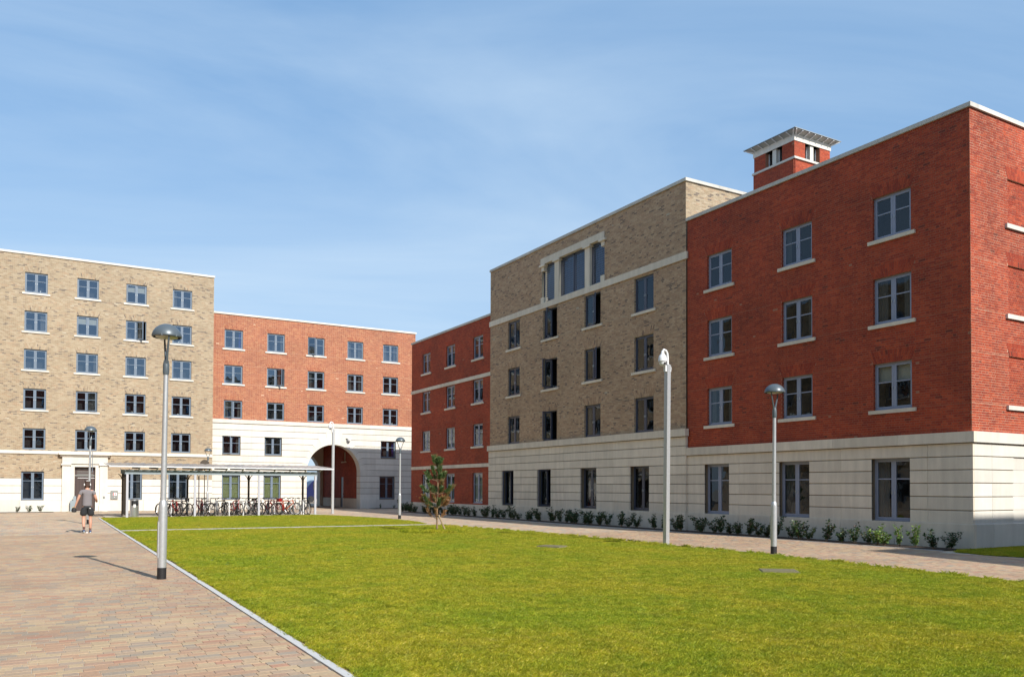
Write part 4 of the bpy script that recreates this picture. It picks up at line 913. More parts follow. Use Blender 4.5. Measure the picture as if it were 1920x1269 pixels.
# ================================================================== STREET FURNITURE
def make_lamp(rz=0.0):
    root = empty('street_lamp', (0, 0, 0)); m = MB(); m.lathe([(0.076, 0), (0.076, 0.19)], 'black_band', 20); m.build('base_band', root, smooth=True)
    m = MB(); m.lathe([(0.074, 0.19), (0.074, 1.18), (0.066, 1.26), (0.048, 1.30)], 'galvanised', 20); m.build('lower_column', root, smooth=True)
    m = MB(); m.box(-0.079, -0.064, -0.04, 0.04, 0.35, 0.95, 'galvanised'); m.build('access_door', root)
    m = MB(); m.lathe([(0.05, 1.28), (0.040, 3.40)], 'galvanised', 16); m.build('pole', root, smooth=True)
    m = MB(); m.lathe([(0.046, 3.38), (0.054, 3.42), (0.054, 3.55), (0.04, 3.62), (0.0, 3.64)], 'lamp_grey', 16); m.build('collar', root, smooth=True)
    for s in (-1, 1):
        m = MB(); m.tube([(0, 0.02*s, 3.52), (0, 0.06*s, 3.66), (0, 0.185*s, 3.96), (0, 0.205*s, 4.03)], [0.024, 0.02, 0.016, 0.014], 'lamp_grey', 8); m.build('arm', root, smooth=True)
    m = MB(); m.lathe([(0.232, 4.0), (0.246, 4.015), (0.246, 4.035), (0.228, 4.09), (0.19, 4.145), (0.135, 4.19), (0.068, 4.218), (0.0, 4.225)], 'lamp_grey', 32); m.lathe([(0.232, 4.015), (0.205, 4.02), (0.20, 4.06)], 'black_band', 32)
    for k in range(6): a = k*PI/3; m.box(0.235*math.cos(a)-.012, 0.235*math.cos(a)+.012, 0.235*math.sin(a)-.012, 0.235*math.sin(a)+.012, 4.0, 4.035, 'lamp_grey')
    m.build('lamp_shade', root, smooth=True)
    m = MB(); m.lathe([(0.20, 4.035), (0.18, 4.0), (0.12, 3.985), (0.0, 3.982)], 'lamp_bowl', 24); m.build('diffuser', root, smooth=True)
    return root
LG = 'street lamps with domed heads round the lawn'
lamps = [((1.90, 15.34), 0.55, 'tall silver street lamp with a grey domed head by the left path, nearest'),
         ((15.69, 14.17), -0.75, 'silver domed street lamp on the right path in front of the red block'),
         ((16.13, 39.19), -0.9, 'slim domed street lamp on the path right of the archway'),
         ((1.95, 39.3), 0.1, 'domed street lamp behind the walking man, in front of the stone doorway'),
         ((9.85, 57.2), -0.9, 'domed street lamp beyond the cycle shelter, where two far blocks meet')]
L0 = make_lamp()
for i, (p, rz, lab) in enumerate(lamps):
    o = L0 if i == 0 else copy_tree(L0); o.location = (p[0], p[1], 0); o.rotation_euler.z = rz-0.5; tag(o, lab, 'street lamp', LG)
    o.rotation_euler.y = 0.009; o.scale.z = 1.05 if i == 0 else 0.99
m = MB(); m.box(0.06, 0.075, -0.1, 0.1, 2.2, 3.1, 'frame_slate'); 
o = m.build('banner_plate', None, (2.0, 39.25, 0.0)); tag(o, 'narrow grey vertical plate fixed to the lamp pole before the doorway', 'sign')

def make_cctv(h=5.15):
    root = empty('camera_post', (0, 0, 0)); s = 0.065
    m = MB(); m.box(-s, s, -s, s, 0, h, 'galvanised'); m.box(-0.10, 0.10, -0.10, 0.10, 0, 0.015, 'galvanised'); m.build('post', root)
    m = MB(); m.tube([(0, 0, h), (0, 0, h+0.22), (-0.02, 0, h+0.33), (-0.07, 0, h+0.40), (-0.14, 0, h+0.42), (-0.2, 0, h+0.40)], 0.034, 'white_metal', 10); m.build('gooseneck', root, smooth=True)
    m = MB(); m.lathe([(0.02, 0.40), (0.045, 0.36), (0.05, 0.30), (0.10, 0.24), (0.125, 0.16), (0.125, 0.08), (0.115, 0.07)], 'white_metal', 20, (-0.2, 0, h)); m.build('housing', root, smooth=True)
    m = MB(); m.lathe([(0.10, 0.08), (0.10, 0.03), (0.075, -0.03), (0.03, -0.055), (0, -0.057)], 'white_metal', 18, (-0.2, 0, h)); d_ = m.build('camera_head', root, smooth=True)
    m = MB(); m.box(-0.235, -0.165, -0.115, -0.075, h-0.01, h+0.04, 'camera_glass'); m.build('lens', d_)
    m = MB(); m.box(-s-0.055, -s-0.002, -0.04, 0.04, h-0.2, h-0.02, 'white_metal'); m.build('junction_box', root)
    m = MB(); m.tube([(s, 0, h-0.22), (s+0.06, 0, h-0.18), (s+0.075, 0, h-0.08), (s+0.04, 0, h-0.0), (0.03, 0, h+0.02)], 0.012, 'white_metal', 6); m.build('cable', root, smooth=True)
    return root
c0 = make_cctv(); c0.location = (15.61, 18.05, 0); c0.rotation_euler = (0, 0.012, 0.06); tag(c0, 'square post with a white dome camera on the lawn edge before the brown block', 'camera post', 'camera posts beside the lawn')
c1 = copy_tree(c0); c1.location = (15.62, 48.6, 0); c1.rotation_euler = (0, 0.004, 0.05); tag(c1, 'far white camera post standing in front of the archway', 'camera post', 'camera posts beside the lawn')
r_ = empty('wall_camera', (20.31, 59.44, 5.2), 0, 'small white camera mounted on the stone wall above the archway', 'camera')
m = MB(); m.tube([(-0.2, 0, 0.06), (-0.12, -0.1, 0.02)], 0.035, 'panel_grey', 8); m.build('bracket', r_); m = MB(); m.lathe([(0.03, 0.12), (0.13, 0.08), (0.15, -0.02), (0.10, -0.13), (0, -0.16)], 'white_metal', 16, (0, -0.18, 0)); m.build('housing', r_, smooth=True)

# bin
r_ = empty('litter_bin', (4.42, 46.62, 0), 0, 'silver cylindrical litter bin beside the left end of the cycle shelter', 'bin')
m = MB(); m.lathe([(0.215, 0.01), (0.215, 0.62)], 'steel', 24); m.build('body', r_, smooth=True); m = MB(); m.lathe([(0.215, 0.86), (0.21, 0.92), (0.15, 0.97), (0, 0.985)], 'steel', 24); m.build('lid', r_, smooth=True)
m = MB(); n = 24
for k in range(n):
    a0, a1 = 2*PI*k/n, 2*PI*(k+1)/n
    if math.sin((a0+a1)/2) < -0.75: continue
    m.add([(0.215*math.cos(a0), 0.215*math.sin(a0), 0.62), (0.215*math.cos(a1), 0.215*math.sin(a1), 0.62), (0.215*math.cos(a1), 0.215*math.sin(a1), 0.86), (0.215*math.cos(a0), 0.215*math.sin(a0), 0.86)], [(0, 1, 2, 3)], 'steel')
m.build('collar', r_); m = MB(); m.lathe([(0.19, 0.6), (0.19, 0.86)], 'black_band', 16); m.build('liner', r_)
m = MB(); m.box(-0.06, 0.05, -0.222, -0.217, 0.52, 0.68, 'sign_white'); m.build('notice', r_)

# panel, intercom, cabinets by the door
r_ = empty('wall_panel', (4.38, 58.83, 0.79), 0, 'grey wall cabinet with a red and white notice right of the doorway', 'wall panel')
m = MB(); m.box(-0.21, 0.21, -0.05, 0.0, 0, 0.54, 'panel_grey'); m.build('cabinet', r_); m = MB(); m.box(-0.06, 0.15, -0.056, -0.051, 0.22, 0.41, 'sign_white'); nt = m.build('notice', r_)
m = MB(); m.box(-0.06, -0.03, -0.06, -0.057, 0.22, 0.41, 'sign_red'); m.box(0.04, 0.08, -0.06, -0.057, 0.25, 0.38, 'sign_red'); m.build('notice_print', nt)
m = MB(); m.box(-0.12, -0.09, -0.056, -0.051, 0.26, 0.30, 'sign_white'); m.box(0.0, 0.04, -0.056, -0.051, 0.10, 0.14, 'sign_white'); m.build('button', r_)
r_ = empty('intercom', (3.78, 58.74, 0.90), 0, 'small steel intercom plate on the right pilaster of the doorway', 'intercom')
m = MB(); m.box(-0.06, 0.06, -0.02, 0.0, -0.07, 0.07, 'panel_grey'); m.build('plate', r_); m = MB(); m.box(-0.03, 0.03, -0.028, -0.02, -0.04, 0.03, 'steel'); m.build('speaker_grille', r_)
r_ = empty('cabinet', (2.02, 58.45, 0), 0, 'stepped grey metal cabinet left of the brown entrance door', 'cabinet')
m = MB(); m.box(-0.16, 0.0, -0.12, 0.12, 0, 0.72, 'shelter_paint'); m.build('low_section', r_); m = MB(); m.box(0.002, 0.16, -0.12, 0.12, 0, 0.98, 'shelter_paint'); m.build('high_section', r_)
m = MB(); m.add([(0.0+0.27*math.cos(2*PI*k/24), 0, 0.27*math.sin(2*PI*k/24)) for k in range(24)]+[(0.27*math.cos(2*PI*k/24), 0.02, 0.27*math.sin(2*PI*k/24)) for k in range(24)], [tuple(range(24)), tuple(range(47, 23, -1))]+[(k, (k+1) % 24, 24+(k+1) % 24, 24+k) for k in range(24)], 'vent_brown')
r_ = empty('round_sign', (8.85, 52.4, 0), 0, 'round brown sign on a thin post, seen from behind above the shelter roof', 'sign'); o = m.build('disc', r_, (0, 0, 2.98)); m = MB(); m.tube([(0, 0.03, 0), (0, 0.03, 2.95)], 0.028, 'vent_brown', 8); m.build('post', r_)

# manhole covers in the lawn
def manhole(x, y, lab, w=0.5, l=0.66, rz=0.0):
    r_ = empty('manhole_cover', (x, y, 0.02), rz, lab, 'manhole', 'manhole covers in the lawn'); m = MB(); m.box(-w/2-.025, w/2+.025, -l/2-.025, l/2+.025, -0.02, 0.012, 'iron'); m.build('frame', r_)
    m = MB(); m.box(-w/2, w/2, -l/2, l/2, -0.01, 0.024, 'iron'); p_ = m.build('plate', r_); m = MB(); nx, ny = 9, 13
    for i in range(nx):
        for j in range(ny):
            cx_, cy_ = -w/2+(i+.5)*w/nx, -l/2+(j+.5)*l/ny; m.box(cx_-.018, cx_+.018, cy_-.02, cy_+.02, 0.024, 0.034, 'iron')
    o = m.build('tread', p_); o['kind'] = 'stuff'
manhole(12.02, 18.5, 'square manhole cover in the lawn left of the camera post', rz=0.5); manhole(12.28, 10.97, 'oblong manhole cover in the lawn in front of the near street lamp', rz=0.9)

# ---------- cycle shelter
sh = empty('cycle_shelter', (9.0, 46.7, 0), 0, 'long open cycle shelter with grey beams and ribbed translucent roof over parked bicycles', 'shelter')
def SM(build): return build
for x in (4.06, 7.36, 10.72, 13.90):
    m = MB(); m.box(x-9-0.055, x-9+0.055, -0.315, -0.205, 0, 2.238, 'shelter_post'); m.build('post', sh)
for x in (4.06, 7.36, 10.72, 13.90):
    m = MB(); m.box(x-9-0.05, x-9+0.05, 2.25, 2.35, 0, 2.3, 'vent_brown'); pr = m.build('rear_post', sh)
    m = MB()
    for s in (-1, 1): m.tube([(x-9, 2.3, 1.9), (x-9+s*0.12, 2.3, 2.2), (x-9+s*0.22, 2.3, 2.28)], 0.025, 'vent_brown', 6)
    m.build('bracket', pr)
m = MB(); m.box(3.95-9, 14.0-9, -0.30, -0.22, 2.24, 2.47, 'shelter_paint'); m.build('front_beam', sh); m = MB(); m.box(3.95-9, 14.0-9, 2.24, 2.36, 2.30, 2.52, 'shelter_paint'); m.build('rear_beam', sh)
for k in range(12):
    x = 4.9+k*0.87-0.3
    m = MB(); m.add([(x-9-.03, -.55, 2.52), (x-9+.03, -.55, 2.52), (x-9+.03, 3.0, 2.60), (x-9-.03, 3.0, 2.60), (x-9-.03, -.55, 2.58), (x-9+.03, -.55, 2.58), (x-9+.03, 3.0, 2.72), (x-9-.03, 3.0, 2.72)], [(3, 2, 1, 0), (4, 5, 6, 7), (0, 1, 5, 4), (1, 2, 6, 5), (2, 3, 7, 6), (3, 0, 4, 7)], 'vent_brown'); rf = m.build('rafter', sh)
    m = MB(); m.box(x-9-.045, x-9+.045, -.60, -.552, 2.555, 2.63, 'white_metal'); m.box(x-9-.035, x-9+.035, -.32, -.30, 2.475, 2.53, 'white_metal'); m.build('end_cap', rf)
# roof sheets, each a tilted translucent panel overlapping the next
n = 30; Lr = (14.85-3.25)/n
for k in range(n):
    x = 3.25+k*Lr-9; m = MB(); e = 0.012
    V = [(x, -.62, 2.665), (x+Lr*.96, -.62, 2.705), (x+Lr*.96, 3.1, 2.93), (x, 3.1, 2.87)]; V += [(a, b, c-0.02) for a, b, c in V]
    m.add(V, [(0, 1, 2, 3), (7, 6, 5, 4), (0, 4, 5, 1), (1, 5, 6, 2), (2, 6, 7, 3), (3, 7, 4, 0)], 'roof_sheet'); m.build('roof_panel', sh)
m = MB(); m.box(3.2-9, 14.86-9, -.66, -.625, 2.60, 2.66, 'white_metal'); m.build('gutter', sh)
for xe, s in ((3.22, -1), (14.86, 1)):
    m = MB(); m.tube([(xe-9, -.62, 2.64), (xe-9, 3.1, 2.86)], 0.035, 'white_metal', 6); m.build('verge', sh)
for xe in (4.06,):
    m = MB(); m.box(xe-9-0.012, xe-9+0.012, 0.15, 2.2, 0.12, 2.1, 'vent_brown' if xe < 5 else 'lamp_grey'); m.build('end_panel', sh)
# cycle stands
st0 = None
for i, x in enumerate((6.3, 7.85, 9.2, 9.95, 11.8, 13.45)):
    if st0 is None:
        m = MB(); pts = [(0, -.38, 0), (0, -.38, .62)]+[(0, -.38+.13*(1-math.cos(a)), .62+.13*math.sin(a)) for a in (PI/6, PI/3, PI/2)]+[(0, .38-.13*(1-math.cos(a)), .62+.13*math.sin(a)) for a in (PI/2, PI/3, PI/6)]+[(0, .38, .62), (0, .38, 0)]
        m.tube(pts, 0.028, 'white_metal', 8); st0 = m.mesh('cycle_stand', True)
    o = obj('cycle_stand', st0, None, (x, 47.45, 0), random.uniform(-.2, .2))
    tag(o, ['first', 'second', 'third', 'fourth', 'fifth', 'rightmost'][i]+' pale metal hoop stand from the left under the cycle shelter', 'cycle stand', 'hoop stands under the cycle shelter')

# ---------- bicycles
WHEEL = {}
def wheel_mesh(tm):
    if tm in WHEEL: return WHEEL[tm]
    R = 0.335; n = 28; ty = MB(); ty.tube([(R*math.cos(2*PI*k/n), 0, R*math.sin(2*PI*k/n)) for k in range(n+1)], 0.025, 'rubber', 6, False)
    ri = MB(); R2 = R-0.028; ri.tube([(R2*math.cos(2*PI*k/n), 0, R2*math.sin(2*PI*k/n)) for k in range(n+1)], 0.011, tm, 5, False)
    for k in range(18): a = 2*PI*k/18; ri.tube([(0.02*math.cos(a+.5), (-1)**k*0.025, 0.02*math.sin(a+.5)), (R2*math.cos(a), 0, R2*math.sin(a))], 0.0022, 'chrome', 3, False)
    ri.tube([(0, -.05, 0), (0, .05, 0)], 0.02, 'chrome', 8)
    WHEEL[tm] = (ty.mesh('tyre', True), ri.mesh('rim', True)); return WHEEL[tm]
def bicycle(loc, rz, fm, lab, rim='chrome', drop=False, lean=0.0, bag=None, guards=False, steer=0.2):
    root = empty('bicycle', (loc[0], loc[1], 0), rz, lab, 'bicycle', 'bicycles parked under the shelter'); root.rotation_euler.x = lean
    R = 0.335; rear, front = (-0.5, 0, R+.02), (0.52, 0, R+.02); bb_, st_, hd, hd2 = (-0.07, 0, 0.29), (-0.20, 0, 0.80), (0.36, 0, 0.82), (0.40, 0, 0.70)
    m = MB(); T = lambda a, b, r: m.tube([a, b], r*1.35, fm, 8)
    T(bb_, st_, 0.018); T(st_, hd, 0.018); T(bb_, hd2, 0.022); T(hd, hd2, 0.022); T(hd, (0.35, 0, 0.88), 0.018)
    for s in (-1, 1): T((bb_[0], .03*s, bb_[2]), (rear[0], .055*s, rear[2]), 0.012); T((st_[0], .02*s, st_[2]-.03), (rear[0], .055*s, rear[2]), 0.010)
    m.build('frame', root, smooth=True)
    m = MB()
    for s in (-1, 1): m.tube([(hd2[0], .05*s, hd2[2]), (0.47, .055*s, .5), (front[0], .055*s, front[2])], 0.013, fm, 6)
    m.build('fork', root, smooth=True)
    ty, ri = wheel_mesh(rim)
    for c in (rear, front):
        w = obj('wheel', ri, root, c, 0); w.rotation_euler.y = random.random()*6; obj('tyre', ty, w)
    m = MB(); m.tube([st_, (-0.235, 0, 0.93)], 0.013, 'chrome', 8); m.build('seat_post', root)
    m = MB(); V = [(-.12, -.075, 0), (-.12, .075, 0), (.0, .045, .0), (.15, .015, 0), (.15, -.015, 0), (0, -.045, 0)]; V = [(x-.235, y, .93) for x, y, z in V]+[(x*.95-.235, y*.85, .97) for x, y, z in V]
    m.add(V, [(5, 4, 3, 2, 1, 0), (6, 7, 8, 9, 10, 11)]+[(i, (i+1) % 6, 6+(i+1) % 6, 6+i) for i in range(6)], 'rubber'); m.build('saddle', root)
    m = MB(); m.tube([(0.35, 0, .86), (0.35, 0, .93), (0.42, 0, .95)], 0.014, 'chrome', 8)
    if drop:
        for s in (-1, 1): m.tube([(.42, 0, .95), (.42, .18*s, .95), (.5, .21*s, .94), (.53, .21*s, .88), (.46, .21*s, .82)], 0.012, 'rubber', 6)
    else:
        for s in (-1, 1): m.tube([(.42, 0, .95), (.40, .15*s, .99), (.34, .30*s, .995)], 0.012, 'rubber', 6); m.tube([(.385, .19*s, .985), (.43, .28*s, .955)], 0.006, 'chrome', 4)
    m.build('handlebar', root, smooth=True)
    m = MB(); m.lathe([(0.0, .035), (0.09, .035), (0.09, .045), (0, .045)], 'rubber', 16); me = m.mesh('chainset'); o = obj('chainset', me, root, (bb_[0], 0, bb_[2])); o.rotation_euler.x = PI/2
    m = MB(); m.tube([(bb_[0], -.07, bb_[2]), (bb_[0]+.1, -.08, bb_[2]-.13)], .01, 'chrome', 6); m.box(bb_[0]+.06, bb_[0]+.14, -.15, -.07, bb_[2]-.145, bb_[2]-.12, 'rubber'); m.tube([(bb_[0], .07, bb_[2]), (bb_[0]-.1, .08, bb_[2]+.13)], .01, 'chrome', 6); m.box(bb_[0]-.14, bb_[0]-.06, .07, .15, bb_[2]+.12, bb_[2]+.145, 'rubber'); m.build('pedal', root)
    if guards:
        for c, a0, a1, nm in ((rear, 10, 190, 'mudguard'), (front, 40, 170, 'mudguard')):
            m = MB(); V = []; F = []
            for k in range(13):
                a = math.radians(a0+(a1-a0)*k/12)
                for s in (-.028, .028): V.append((c[0]+.375*math.cos(a), s, c[2]+.375*math.sin(a)))
            for k in range(12): F.append((2*k, 2*k+1, 2*k+3, 2*k+2))
            m.add(V, F, bag or 'rubber'); m.build('mudguard', root)
    if bag:
        m = MB(); m.box(-.62, -.36, -.11, .11, .76, .95, bag); m.build('pannier', root)
    return root
bikes = [(5.95, 47.35, 1.2, 'bike_black', 'black bicycle at the left end of the shelter, half behind the near lamp post', {}),
    (6.48, 47.2, 1.85, 'bike_red', 'bright red bicycle right of the near lamp post', dict(rim='rubber')),
    (7.00, 47.5, 1.15, 'bike_black', 'black bicycle leaning between the red and the green ones left of the second shelter post', dict(lean=.08)),
    (7.20, 47.9, 1.7, 'bike_green', 'dark green bicycle with a tall black seat bag behind the second shelter post', dict(bag='rubber')),
    (7.75, 47.15, 1.95, 'bike_maroon', 'maroon bicycle just right of the second shelter post', dict(rim='rubber')),
    (8.20, 47.6, 1.3, 'bike_black', 'black bicycle with drop handlebars left of the middle of the row', dict(drop=True)),
    (8.62, 47.2, 1.9, 'bike_grey', 'grey bicycle with silver rims near the middle of the row', {}),
    (9.10, 47.6, 1.55, 'bike_black', 'upright black bicycle seen head on in the middle of the row', dict(guards=True)),
    (9.60, 47.2, 1.25, 'bike_red', 'red bicycle with black tyres in the middle of the row', dict(rim='rubber')),
    (10.02, 47.5, 0.85, 'bike_white', 'white bicycle leaning left of the third shelter post', dict(lean=.12)),
    (10.45, 47.15, 2.2, 'bike_grey', 'grey bicycle just left of the third shelter post', {}),
    (10.95, 47.6, 1.35, 'bike_black', 'black bicycle with a boxy rear bag behind the third shelter post', dict(bag='rubber')),
    (11.42, 47.2, 0.75, 'bike_maroon', 'maroon bicycle right of the third shelter post', dict(guards=True)),
    (11.85, 47.5, 1.9, 'bike_red', 'red bicycle with mudguards before the green blinds', dict(guards=True, bag='bike_red')),
    (12.42, 47.1, 0.50, 'bike_orange', 'orange framed bicycle turned side on with pale rims', dict(rim='white_metal')),
    (12.85, 47.6, 1.2, 'bike_black', 'black bicycle behind the orange one', {}),
    (13.30, 47.15, 0.7, 'bike_grey', 'grey racing bicycle with pale rims second from the right end', dict(drop=True, rim='white_metal')),
    (13.72, 47.7, 1.5, 'bike_black', 'black bicycle last at the right end of the shelter', {})]
extra_b = [(6.22, 48.0, 'bike_black', 'dark bicycle behind the red one at the left end'), (6.75, 48.1, 'bike_maroon', 'maroon bicycle behind, between red and black ones'), (8.0, 48.1, 'bike_red', 'red bicycle in the back row right of the second post'), (8.9, 48.1, 'bike_black', 'black bicycle in the back row near the middle'),
    (9.85, 48.1, 'bike_black', 'black bicycle in the back row behind the white one'), (10.7, 48.1, 'bike_maroon', 'maroon bicycle in the back row by the third post'), (11.65, 48.1, 'bike_black', 'black bicycle in the back row before the green blinds'), (12.6, 48.1, 'bike_black', 'black bicycle in the back row behind the orange one')]
for x, y, fm, lab in extra_b: bikes.append((x, y, random.uniform(.7, 2.3), fm, lab, dict(rim='rubber')))
for i, (x, y, rz, fm, lab, kw) in enumerate(bikes):
    rz = rz if i % 3 == 1 else -rz
    bicycle((x, y), rz, fm, lab, **kw)

# ---------- van seen through the archway
vn = empty('parked_van', (26.6, 86, 0), 0, 'dark blue van parked beyond the archway', 'van')
prof = [(-2.4, .35), (-2.4, 1.15), (-2.2, 1.35), (-1.45, 2.2), (-1.1, 2.35), (2.3, 2.4), (2.4, 2.2), (2.4, .35)]
m = MB(); n = len(prof); V = [(x, -.9, z) for x, z in prof]+[(x, .9, z) for x, z in prof]; m.add(V, [tuple(range(n)), tuple(range(2*n-1, n-1, -1))]+[(i, n+i, n+(i+1) % n, (i+1) % n) for i in range(n)], 'van_blue'); m.build('body', vn)
for a, b in ((-1.35, -.5), (-.4, .7), (.8, 2.1)): m = MB(); m.box(a, b, -.915, -.901, 1.35, 2.05, 'camera_glass'); m.build('side_window', vn)
for x in (-1.6, 1.6):
    for y in (-.85, .85): m = MB(); m.lathe([(0, -.1), (.34, -.1), (.34, .1), (0, .1)], 'rubber', 18); w = obj('wheel', m.mesh('wheel'), vn, (x, y, .34)); w.rotation_euler.x = PI/2

# ================================================================== PERSON
def skin_mesh(name, verts, edges, radii, mat, sub=2, root=0):
    me = bpy.data.meshes.new(name); me.from_pydata(verts, edges, []); o = bpy.data.objects.new(name, me); col.objects.link(o)
    md = o.modifiers.new('s', 'SKIN'); md.use_smooth_shade = True; md.branch_smoothing = 0.6
    for i, r in enumerate(radii): v = me.skin_vertices[0].data[i]; v.radius = r if isinstance(r, tuple) else (r, r); v.use_root = (i == root)
    sm = o.modifiers.new('b', 'SUBSURF'); sm.levels = sub; sm.render_levels = sub
    dg = bpy.context.evaluated_depsgraph_get(); m2 = bpy.data.meshes.new_from_object(o.evaluated_get(dg)); bpy.data.objects.remove(o); m2.materials.clear(); m2.materials.append(MATS[mat])
    m2.polygons.foreach_set('use_smooth', [True]*len(m2.polygons)); m2.name = name; return m2
# walking away: local +y is forward, x to his right
man = empty('person', (1.54, 31.96, 0), 0.02, 'man in a grey T-shirt and black shorts walking away along the left path', 'person', None)
J = {'pelvis': (0, 0, .95), 'waist': (0, .01, 1.08), 'chest': (0, .02, 1.27), 'upch': (0, .015, 1.42), 'neck': (0, .02, 1.52), 'nk2': (0, .035, 1.57), 'head': (0, .05, 1.655), 'top': (0, .045, 1.73),
     'shL': (-.185, 0, 1.43), 'shR': (.185, 0, 1.43), 'elL': (-.29, -.02, 1.15), 'elR': (.275, -.02, 1.16), 'wrL': (-.36, .03, .93), 'wrR': (.31, .17, 1.06), 'haL': (-.375, .05, .87), 'haR': (.30, .24, 1.08),
     'hipL': (-.10, 0, .90), 'hipR': (.10, 0, .90), 'knL': (-.105, .03, .50), 'knR': (.105, .06, .50), 'clL': (-.11, -.05, .33), 'clR': (.11, .02, .33), 'anL': (-.10, -.13, .12), 'anR': (.105, .03, .09), 'toL': (-.11, 0.0, .03), 'toR': (.115, .19, .035)}
names = list(J); E = [('pelvis', 'waist'), ('waist', 'chest'), ('chest', 'upch'), ('upch', 'neck'), ('neck', 'nk2'), ('nk2', 'head'), ('head', 'top'), ('upch', 'shL'), ('upch', 'shR'), ('shL', 'elL'), ('shR', 'elR'), ('elL', 'wrL'), ('elR', 'wrR'), ('wrL', 'haL'), ('wrR', 'haR'), ('pelvis', 'hipL'), ('pelvis', 'hipR'), ('hipL', 'knL'), ('hipR', 'knR'), ('knL', 'clL'), ('knR', 'clR'), ('clL', 'anL'), ('clR', 'anR'), ('anL', 'toL'), ('anR', 'toR')]
RD = dict(pelvis=(.115, .085), waist=(.12, .09), chest=(.16, .115), upch=(.13, .09), neck=.058, nk2=.056, head=(.08, .098), top=(.06, .07), shL=.06, shR=.06, elL=.043, elR=.043, wrL=.030, wrR=.030, haL=(.04, .022), haR=(.04, .022), hipL=.078, hipR=.078, knL=.06, knR=.06, clL=.058, clR=.058, anL=.036, anR=.036, toL=.035, toR=.035)
me = skin_mesh('body', [J[k] for k in names], [(names.index(a), names.index(b)) for a, b in E], [RD[k] for k in names], 'skin'); body = obj('body', me, man)
def sub_skin(name, keys, extra, edges, mat, grow, parent=man):
    P = {k: J[k] for k in keys}; P.update(extra[0]); rd = {k: RD[k] for k in keys}; rd.update(extra[1]); nm = list(P)
    rd = dict(rd); rd.update({'pelvis': (.15, .12), 'hipL': .092, 'hipR': .092} if name == 'shorts' else {'waist': (.14, .105)}); rr = [(tuple(x+grow for x in rd[k]) if isinstance(rd[k], tuple) else rd[k]+grow) for k in nm]
    return obj(name, skin_mesh(name, [P[k] for k in nm], [(nm.index(a), nm.index(b)) for a, b in edges], rr, mat), parent)
slL = tuple((a*.45+b*.55) for a, b in zip(J['shL'], J['elL'])); slR = tuple((a*.45+b*.55) for a, b in zip(J['shR'], J['elR']))
sub_skin('t_shirt', ['waist', 'chest', 'upch', 'shL', 'shR'], ({'hem': (0, 0, .90), 'sL': slL, 'sR': slR, 'col': (0, .018, 1.50)}, {'hem': (.165, .135), 'sL': .062, 'sR': .062, 'col': .06}), [('waist', 'hem'), ('waist', 'chest'), ('chest', 'upch'), ('upch', 'shL'), ('upch', 'shR'), ('shL', 'sL'), ('shR', 'sR'), ('upch', 'col')], 'tshirt_grey', .022)
kL = (-.115, .03, .56); kR = (.12, .05, .56)
sub_skin('shorts', ['pelvis', 'hipL', 'hipR'], ({'w': (0, 0, .985), 'kL': kL, 'kR': kR}, {'w': (.15, .12), 'kL': .092, 'kR': .094}), [('w', 'pelvis'), ('pelvis', 'hipL'), ('pelvis', 'hipR'), ('hipL', 'kL'), ('hipR', 'kR')], 'shorts_black', .034)
obj('hair', skin_mesh('hair', [(0, .03, 1.665), (0, .045, 1.735), (0, .012, 1.61)], [(0, 1), (0, 2)], [(.086, .10), (.07, .082), (.06, .045)], 'hair_brown'), man)
m = MB()
m.tube([(-.085, .04, 1.66), (-.08, .03, 1.73), (0, .03, 1.80), (.08, .03, 1.73), (.085, .04, 1.66)], .012, 'sign_white', 6); m.lathe([(0, -.02), (.04, -.02), (.04, .02), (0, .02)], 'sign_white', 12, (0, 0, 0))
hp = m.build('headphones', man)
for s in (-1, 1):
    m = MB(); m.lathe([(0, -.018), (.038, -.015), (.038, .015), (0, .018)], 'sign_white', 14); o = obj('ear_cup', m.mesh('ear_cup'), hp, (s*.092, .045, 1.65)); o.rotation_euler.y = PI/2
    e = MB(); 
for s, k in ((-1, 'L'), (1, 'R')):
    h = Vector(J['ha'+k]); d = (h-Vector(J['wr'+k])).normalized()
    for f in range(4):
        off = Vector((0, 1, 0)) if k == 'L' else Vector((0, 0, 1)); b = h+off*(.03-.02*f)+d*.02; L = [.07, .078, .072, .055][f]; cur = Vector((.02, 0, 0)) if k == 'L' else Vector((-.02, 0, 0))
        m = MB(); m.tube([b-d*.03, b+d*L*.4, b+d*L*.75+cur*.6, b+d*L*.95+cur*1.6], [.0095, .009, .0085, .007], 'skin', 6); m.build('finger', man, smooth=True)
    m = MB(); tdir = Vector((.02, .04, -.02)) if k == 'L' else Vector((-.03, 0, .035)); m.tube([h-d*.03, h+tdir, h+tdir+d*.04], [.012, .011, .008], 'skin', 6); m.build('thumb', man, smooth=True)
for k, an, to in (('L', J['anL'], J['toL']), ('R', J['anR'], J['toR'])):
    an, to = Vector(an), Vector(to); 
    obj('sock', skin_mesh('sock', [tuple(an+Vector((0, 0, .10))), tuple(an)], [(0, 1)], [.047, .045], 'sock_brown', 1), man)
    heel = an+Vector((0, -.05, -.05)); 
    obj('shoe', skin_mesh('shoe', [tuple(heel), tuple((an+to)/2+Vector((0, 0, -.005))), tuple(to+Vector((0, .03, 0.008)))], [(0, 1), (1, 2)], [(.045, .05), (.05, .048), (.045, .034)], 'shoe_blue', 2), man)
    m = MB(); dr_ = (to-heel); m.tube([heel+Vector((0, -.03, -.028)), heel+dr_*.6+Vector((0, 0, -.03)), to+Vector((0, .06, -.018))], .018, 'shoe_sole', 8); m.build('sole', man)
m = MB(); m.box(.06, .10, -.146, -.138, .83, .86, 'sign_white'); m.build('shorts_badge', man)
hb = empty('held_bag', (1.54-.40, 31.96+.05, .80), 0, 'small black and yellow bag held in the walking man\'s left hand', 'bag')
